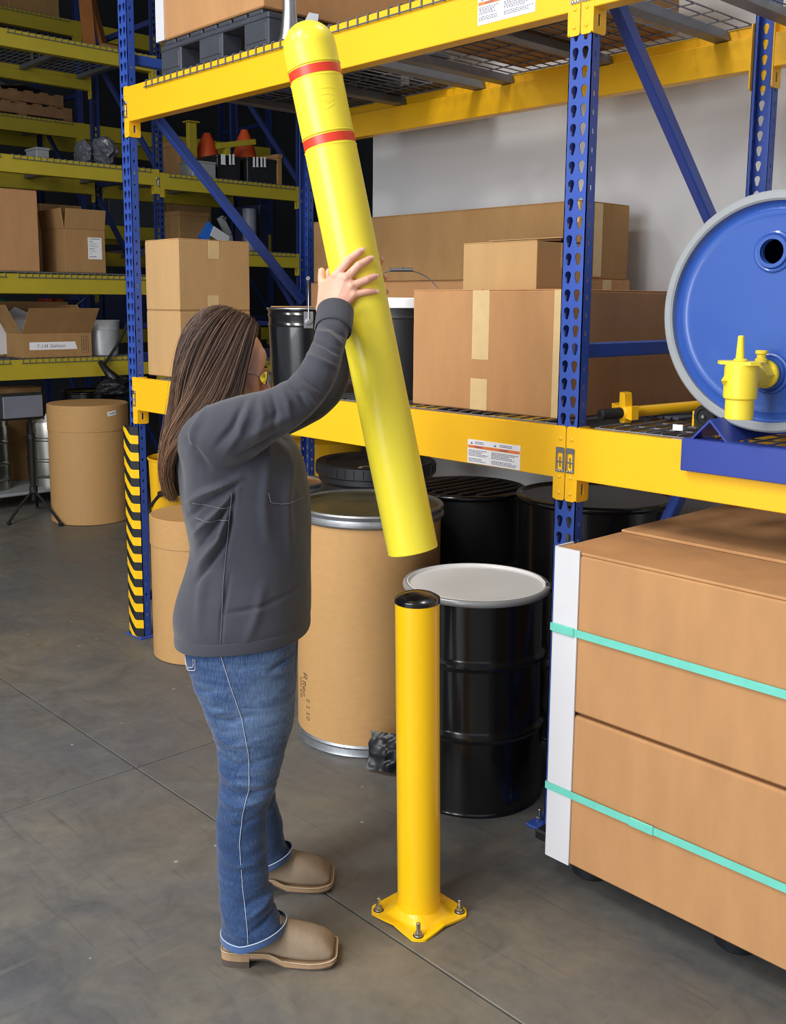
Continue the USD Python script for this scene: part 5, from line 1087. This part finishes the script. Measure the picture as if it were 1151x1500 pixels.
part(t, 'collar', cyl(.030, .20, .25, hub[:2], 16), 'blackp', 30); part(t, 'collar', cyl(.024, .60, .64, hub[:2], 16), 'blackp', 30)
for e in ((-5.06, .83), (-5.35, .55), (-5.80, .98)):
    e = np.array([*e, .012]); q = part(t, 'leg', tube([hub+[0, 0, .22], (hub+[0, 0, .22])*.5+e*.5+[0, 0, .01], e], .010, 8), 'rubber', True); part(q, 'rubber_foot', tube([e, e+(hub-e)*.08], .015, 8), 'rubber')
fc = hub+np.array([.02, -.065, .86]); q = part(t, 'lamp_head', cat(bx(fc[0]-.06, fc[0]+.07, fc[1]-.19, fc[1]+.15, fc[2]-.10, fc[2]+.09, .02)), 'rubber'); part(q, 'front_glass', bx(fc[0]+.066, fc[0]+.078, fc[1]-.175, fc[1]+.125, fc[2]-.085, fc[2]+.075, .006), 'greylamp', label='grey floodlight glass'); part(t, 'bracket', cat(bar(hub+[0, 0, .73], hub+[.0, .10, .76], .02, .012), bar(hub+[0, .10, .74], hub+[0, .10, .88], .012, .02, (1, 0, 0))), 'steel')
carton('dim brown carton on the floor under the far rack, behind the kegs', (-6.64, -6.445, .95, 1.35, .0, .0+.90), 'card3')
# small dark clutter along the shelves: each its own thing
def box_thing(name, label, catg, b, m, lid=True):
    t = thing(name, label, catg, ((b[0]+b[1])/2, (b[2]+b[3])/2, b[4])); a, d, h = (b[1]-b[0])/2, (b[3]-b[2])/2, b[5]-b[4]
    part(t, 'body', bx(-a, a, -d, d, 0, h*.9 if lid else h, .006), m)
    if lid: part(t, 'lid', bx(-a-.006, a+.006, -d-.006, d+.006, h*.88, h, .005), m)
    return t
def at2(x0, x1, y0, y1, X, dep):      # a box whose front face covers those rows and columns at the plane X
    A, B = hit(x0, y1, 0, X), hit(x1, y0, 0, X); return (X-dep, X, A[1], B[1], None, None)
def shelf_box(name, label, catg, x0, x1, ytop, X, dep, zb, m, lid=True):
    A, B = hit(x0, ytop, 0, X), hit(x1, ytop, 0, X); return box_thing(name, label, catg, (X-dep, X, A[1], B[1], zb, max((A[2]+B[2])/2, zb+.03)), m, lid)
# behind the handwritten carton
shelf_box('parts_box', 'red parts box in the dark behind the handwritten carton', 'box', 68, 76, 437, X2-.75, .14, ZB, 'red'); shelf_box('parts_box', 'dark blue parts box in the dark left of the silver pail', 'box', 96, 117, 440, X2-.78, .18, ZB, 'navyplastic')
shelf_box('parts_box', 'small red-lidded box left of the silver pail bail', 'box', 80, 92, 438, X2-.80, .16, ZB, 'orangeplastic'); shelf_box('parts_box', 'green box at the left edge behind the handwritten carton', 'box', 0, 6, 438, X2-.75, .16, ZB, mat('green_plastic', (30, 120, 60), .5)); shelf_box('carton', 'brown carton in the dark behind the white foam sheet', 'carton', 26, 64, 441, X2-.70, .25, ZB, 'card3')
# level above: behind and beside the labelled carton
shelf_box('carton', 'dark carton in the shade behind the labelled open carton', 'carton', 60, 118, 300, X2-.62, .30, ZA+.012, 'card3'); shelf_box('carton', 'white-sided carton deep in the far rack, painted grey for the dimness there', 'carton', 53, 72, 216, X2-.72, .2, ZC, 'grey')  # the last carton is white-sided, its grey stands in for dim light
def film_bundle(label, x0, x1, ytop, X, dep, seed):
    A, B = hit(x0, ytop, 0, X), hit(x1, ytop, 0, X); t = thing('film_bundle', label, 'film', (X-dep/2, (A[1]+B[1])/2, ZC))
    m = trimesh.creation.icosphere(subdivisions=4, radius=1.); v = m.vertices; v = v*(1+.7*(meshkit.fbm(v*2.6, 4, seed)-.5))[:, None]; v[:, 2] -= v[:, 2].min(); m.vertices = v/[2/dep, 2/(B[1]-A[1]), v[:, 2].max()/(A[2]-ZC)]
    part(t, 'film_wrap', m, 'film', True); part(t, 'core', bx(-dep*.2, dep*.2, -(B[1]-A[1])*.2, (B[1]-A[1])*.2, .005, (A[2]-ZC)*.5, .01), 'card3')
film_bundle('bundle of clear stretch film on the far rack beside the slotted corner post', 150, 178, 194, X2-.20, .3, 4); film_bundle('small bundle of clear film on the far rack near its frame', 124, 139, 200, X2-.35, .25, 6)
shelf_box('carton', 'pale torn carton on the far rack just left of the slotted post', 'carton', 152, 178, 66, X2-.3, .3, ZD4, 'card3'); 
t = thing('plank', 'orange-brown board leaning on the far rack behind the slotted post', 'board', (0, 0, 0)); A = hit(132, 62, 0, X2-.55); part(t, 'board_body', bar((A[0], A[1], ZD4), (A[0]-.15, A[1]+.03, ZD4+.75), .10, .03), 'orange_wood'); part(t, 'cleat', bar((A[0]+.02, A[1]-.04, ZD4+.1), (A[0]+.02, A[1]+.06, ZD4+.1), .04, .02), 'wood')
t = thing('plank', 'wide orange-brown board behind the slotted post at the top', 'board', (0, 0, 0)); A = hit(158, 60, 0, X2-.65); part(t, 'board_body', bar((A[0], A[1], ZD4), (A[0]-.1, A[1]-.10, ZD4+.62), .16, .03), 'orange_wood'); part(t, 'cleat', bar((A[0]+.02, A[1]-.06, ZD4+.08), (A[0]+.02, A[1]+.06, ZD4+.08), .04, .02), 'wood')
# wooden pallet on the farthest rack
def wood_pallet(label, loc, rz, L=1.1, D=1.0):
    t = thing('wooden_pallet', label, 'pallet', loc, rz)
    for y in (0, D/2-.02, D-.04): part(t, 'stringer', bx(0, L, y, y+.04, .018, .118, .004), 'wood')
    for k in range(7): part(t, 'deck_board', bx(k*(L-.09)/6, k*(L-.09)/6+.09, 0, D, .118, .136, .003), 'wood')
    for k in (0, 3, 6): part(t, 'bottom_board', bx(k*(L-.09)/6, k*(L-.09)/6+.09, 0, D, 0, .018, .003), 'wood')
    return t
wood_pallet('brown wooden pallet on the farthest rack, upper left', (X3-.03, 1.78, 3.511), 90); wood_pallet('second brown wooden pallet stacked on the first, upper left', (X3-.10, 1.72, 3.648), 90)
t = thing('film_bundle', 'crumpled clear plastic film lying on the stacked wooden pallets', 'film', (X3-.5, 2.2, 3.785)); part(t, 'film_sheet', rag(8, .8, .9, .22, 40), 'film', True)
# second bay of the far rack: what shows above the stacked cartons
Z5, Z6 = 2.6475, 2.0575
XB = X2-.22
def cone_thing(label, px_, py_, X, zb, m):
    A = hit(px_, py_, 0, X); t = thing('funnel', label, 'funnel', (X, A[1], zb)); h = A[2]-zb
    part(t, 'bowl', lathe([(0, .02), (.05, .02), (.11, h*.35), (.115, h*.6), (.08, h*.9), (.03, h+.06), (0, h+.06)], 24), m, 30); part(t, 'spout', cyl(.02, 0, .06, n=16), 'white'); return t
shelf_box('parts_bin', 'long black parts bin with white label strips on the far rack, nearer pair', 'bin', 318, 352, 228, XB-.02, .35, Z5, 'blackp'); shelf_box('parts_bin', 'long black parts bin with white label strips on the far rack, right one', 'bin', 362, 404, 232, XB-.02, .35, Z5, 'blackp')
for i, px0 in enumerate((326, 336, 341, 371, 376, 382, 387)):
    A = hit(px0, 226 if i < 3 else 230, 0, XB); w_ = .045 if i == 0 else .020
    t = thing('label_card', 'white label card standing on the black bin, %s from the left' % ('first', 'second', 'third', 'fourth', 'fifth', 'sixth', 'seventh')[i], 'label card', (XB+.006, A[1], A[2]-.085)); part(t, 'card', bx(0, .004, -w_/2, w_/2, 0, .085, .001), 'label'); part(t, 'card_foot', bx(-.004, .012, -w_/2, w_/2, -.004, .002, .001), 'label')
cone_thing('orange plastic funnel on the far rack, left of the two', 303, 205, X2-.74, Z5, 'orangeplastic'); cone_thing('orange plastic funnel on the far rack, right of the two', 358, 200, X2-.74, Z5, 'orangeplastic')
t = thing('yellow_fork', 'dim yellow steel bar across the parts on the far rack', 'bar', (0, 0, 0)); A, B = hit(318, 214, 0, X2-.5), hit(372, 208, 0, X2-.5); part(t, 'bar_body', bar(A, B, .06, .05), 'yellow2'); part(t, 'bar_post', bar((A[0], A[1]+.1, Z5), (A[0], A[1]+.1, A[2]), .05, .05, (1, 0, 0)), 'yellow2')
t = thing('yellow_fork', 'dim yellow upright post among the parts on the far rack', 'bar', (0, 0, 0)); A = hit(280, 180, 0, X2-.6); part(t, 'bar_body', bar((A[0], A[1], Z5), A, .08, .05, (1, 0, 0)), 'yellow2'); part(t, 'cap_plate', bx(A[0]-.05, A[0]+.05, A[1]-.06, A[1]+.06, A[2], A[2]+.012, .002), 'yellow2')
shelf_box('carton', 'dim brown carton under the yellow post on the far rack', 'carton', 262, 286, 206, X2-.72, .3, Z5, 'card3'); shelf_box('metal_box', 'grey metal box on the far rack behind the diagonal brace', 'box', 282, 316, 236, XB+.05, .2, Z5, 'grey'); shelf_box('carton', 'dim brown carton on the far rack left of the leaning cover', 'carton', 406, 413, 226, XB-.02, .3, Z5, 'card3')
# lower opening
A = hit(365, 306, 0, X2-.25); t = thing('tube_roll', 'tall grey-white cardboard tube standing on the far rack', 'tube', (X2-.25, A[1], Z6)); part(t, 'tube_wall', lathe([(.048, 0), (.062, 0), (.062, A[2]-Z6), (.048, A[2]-Z6), (.048, 0)], 32), 'greylamp', 30); part(t, 'end_cap', cyl(.047, A[2]-Z6-.03, A[2]-Z6-.01), 'card3')
shelf_box('carton', 'dim brown carton on the far rack behind the upper stacked carton', 'carton', 262, 306, 310, X2-.45, .3, Z6, 'card3'); shelf_box('carton', 'dark carton on the far rack right of the grey tube', 'carton', 380, 393, 300, X2-.4, .4, Z6, 'navyplastic')
t = thing('wall_card', 'bright blue and white card propped behind the upper stacked carton', 'card', (0, 0, 0)); A = hit(303, 352, 0, X2-.12); part(t, 'blue_half', bar((A[0], A[1]-.05, A[2]), (A[0], A[1]+.05, A[2]+.13), .03, .09), 'skyblue'); part(t, 'white_half', bar((A[0]+.02, A[1]+.04, A[2]+.08), (A[0]+.02, A[1]+.20, A[2]+.0), .012, .09), 'white')
t = thing('grey_bracket', 'grey curved bracket hanging behind the blue and white card', 'bracket', (0, 0, 0)); A = hit(322, 318, 0, X2-.3); part(t, 'bracket_body', cat(bar(A, A+[0, .09, -.15], .03, .06), bar(A+[0, .09, -.15], A+[0, .10, -.22], .03, .06)), 'grey'); part(t, 'bolt', tube([A+[0, .02, -.01], A+[.06, .02, -.01]], .012, 8), 'steel')
for i, (px0, w_) in enumerate(((263, .10), (281, .04), (296, .07), (327, .03))):    # daylight through gaps in the far wall, seen between the racks
    A = hit(px0, 298, 0, -12.79); t = thing('wall_slit', 'bright daylight slit in the far wall, %s from the left' % ('first', 'second', 'third', 'fourth')[i], 'window slit', (-12.79, A[1], A[2]))
    part(t, 'slit_glass', bx(-.004, .004, -w_*1.3, w_*1.3, -.035, .035, .002), 'daylight'); part(t, 'slit_frame', cat(bx(-.004, .008, -w_*1.3-.02, w_*1.3+.02, .035, .05, .002), bx(-.004, .008, -w_*1.3-.02, w_*1.3+.02, -.05, -.035, .002)), 'grey')
# cartons loading the farthest rack
for lab, y0, y1, z0, h, m in (('dim brown carton on the farthest rack in the upper left corner', 2.25, 2.80, 4.554, .42, 'card3'), ('dim carton on the farthest rack seen beneath the wooden pallets', 1.70, 2.30, 2.457, .55, 'card3'),
                              ('charcoal tote on the farthest rack behind the orange funnels', 3.30, 3.95, 2.457, .42, 'charcoal'), ('navy tote on the farthest rack behind the grey tube', 3.10, 3.75, 1.307, .60, 'navyplastic'), ('dim brown carton on the farthest rack behind the white wall slits', 4.05, 4.65, 2.457, .36, 'card3')):
    box_thing('dark_carton' if 'carton' in lab else 'tote', lab, 'carton' if 'carton' in lab else 'tote', (X3-.75, X3-.08, y0, y1, z0, z0+h), m)
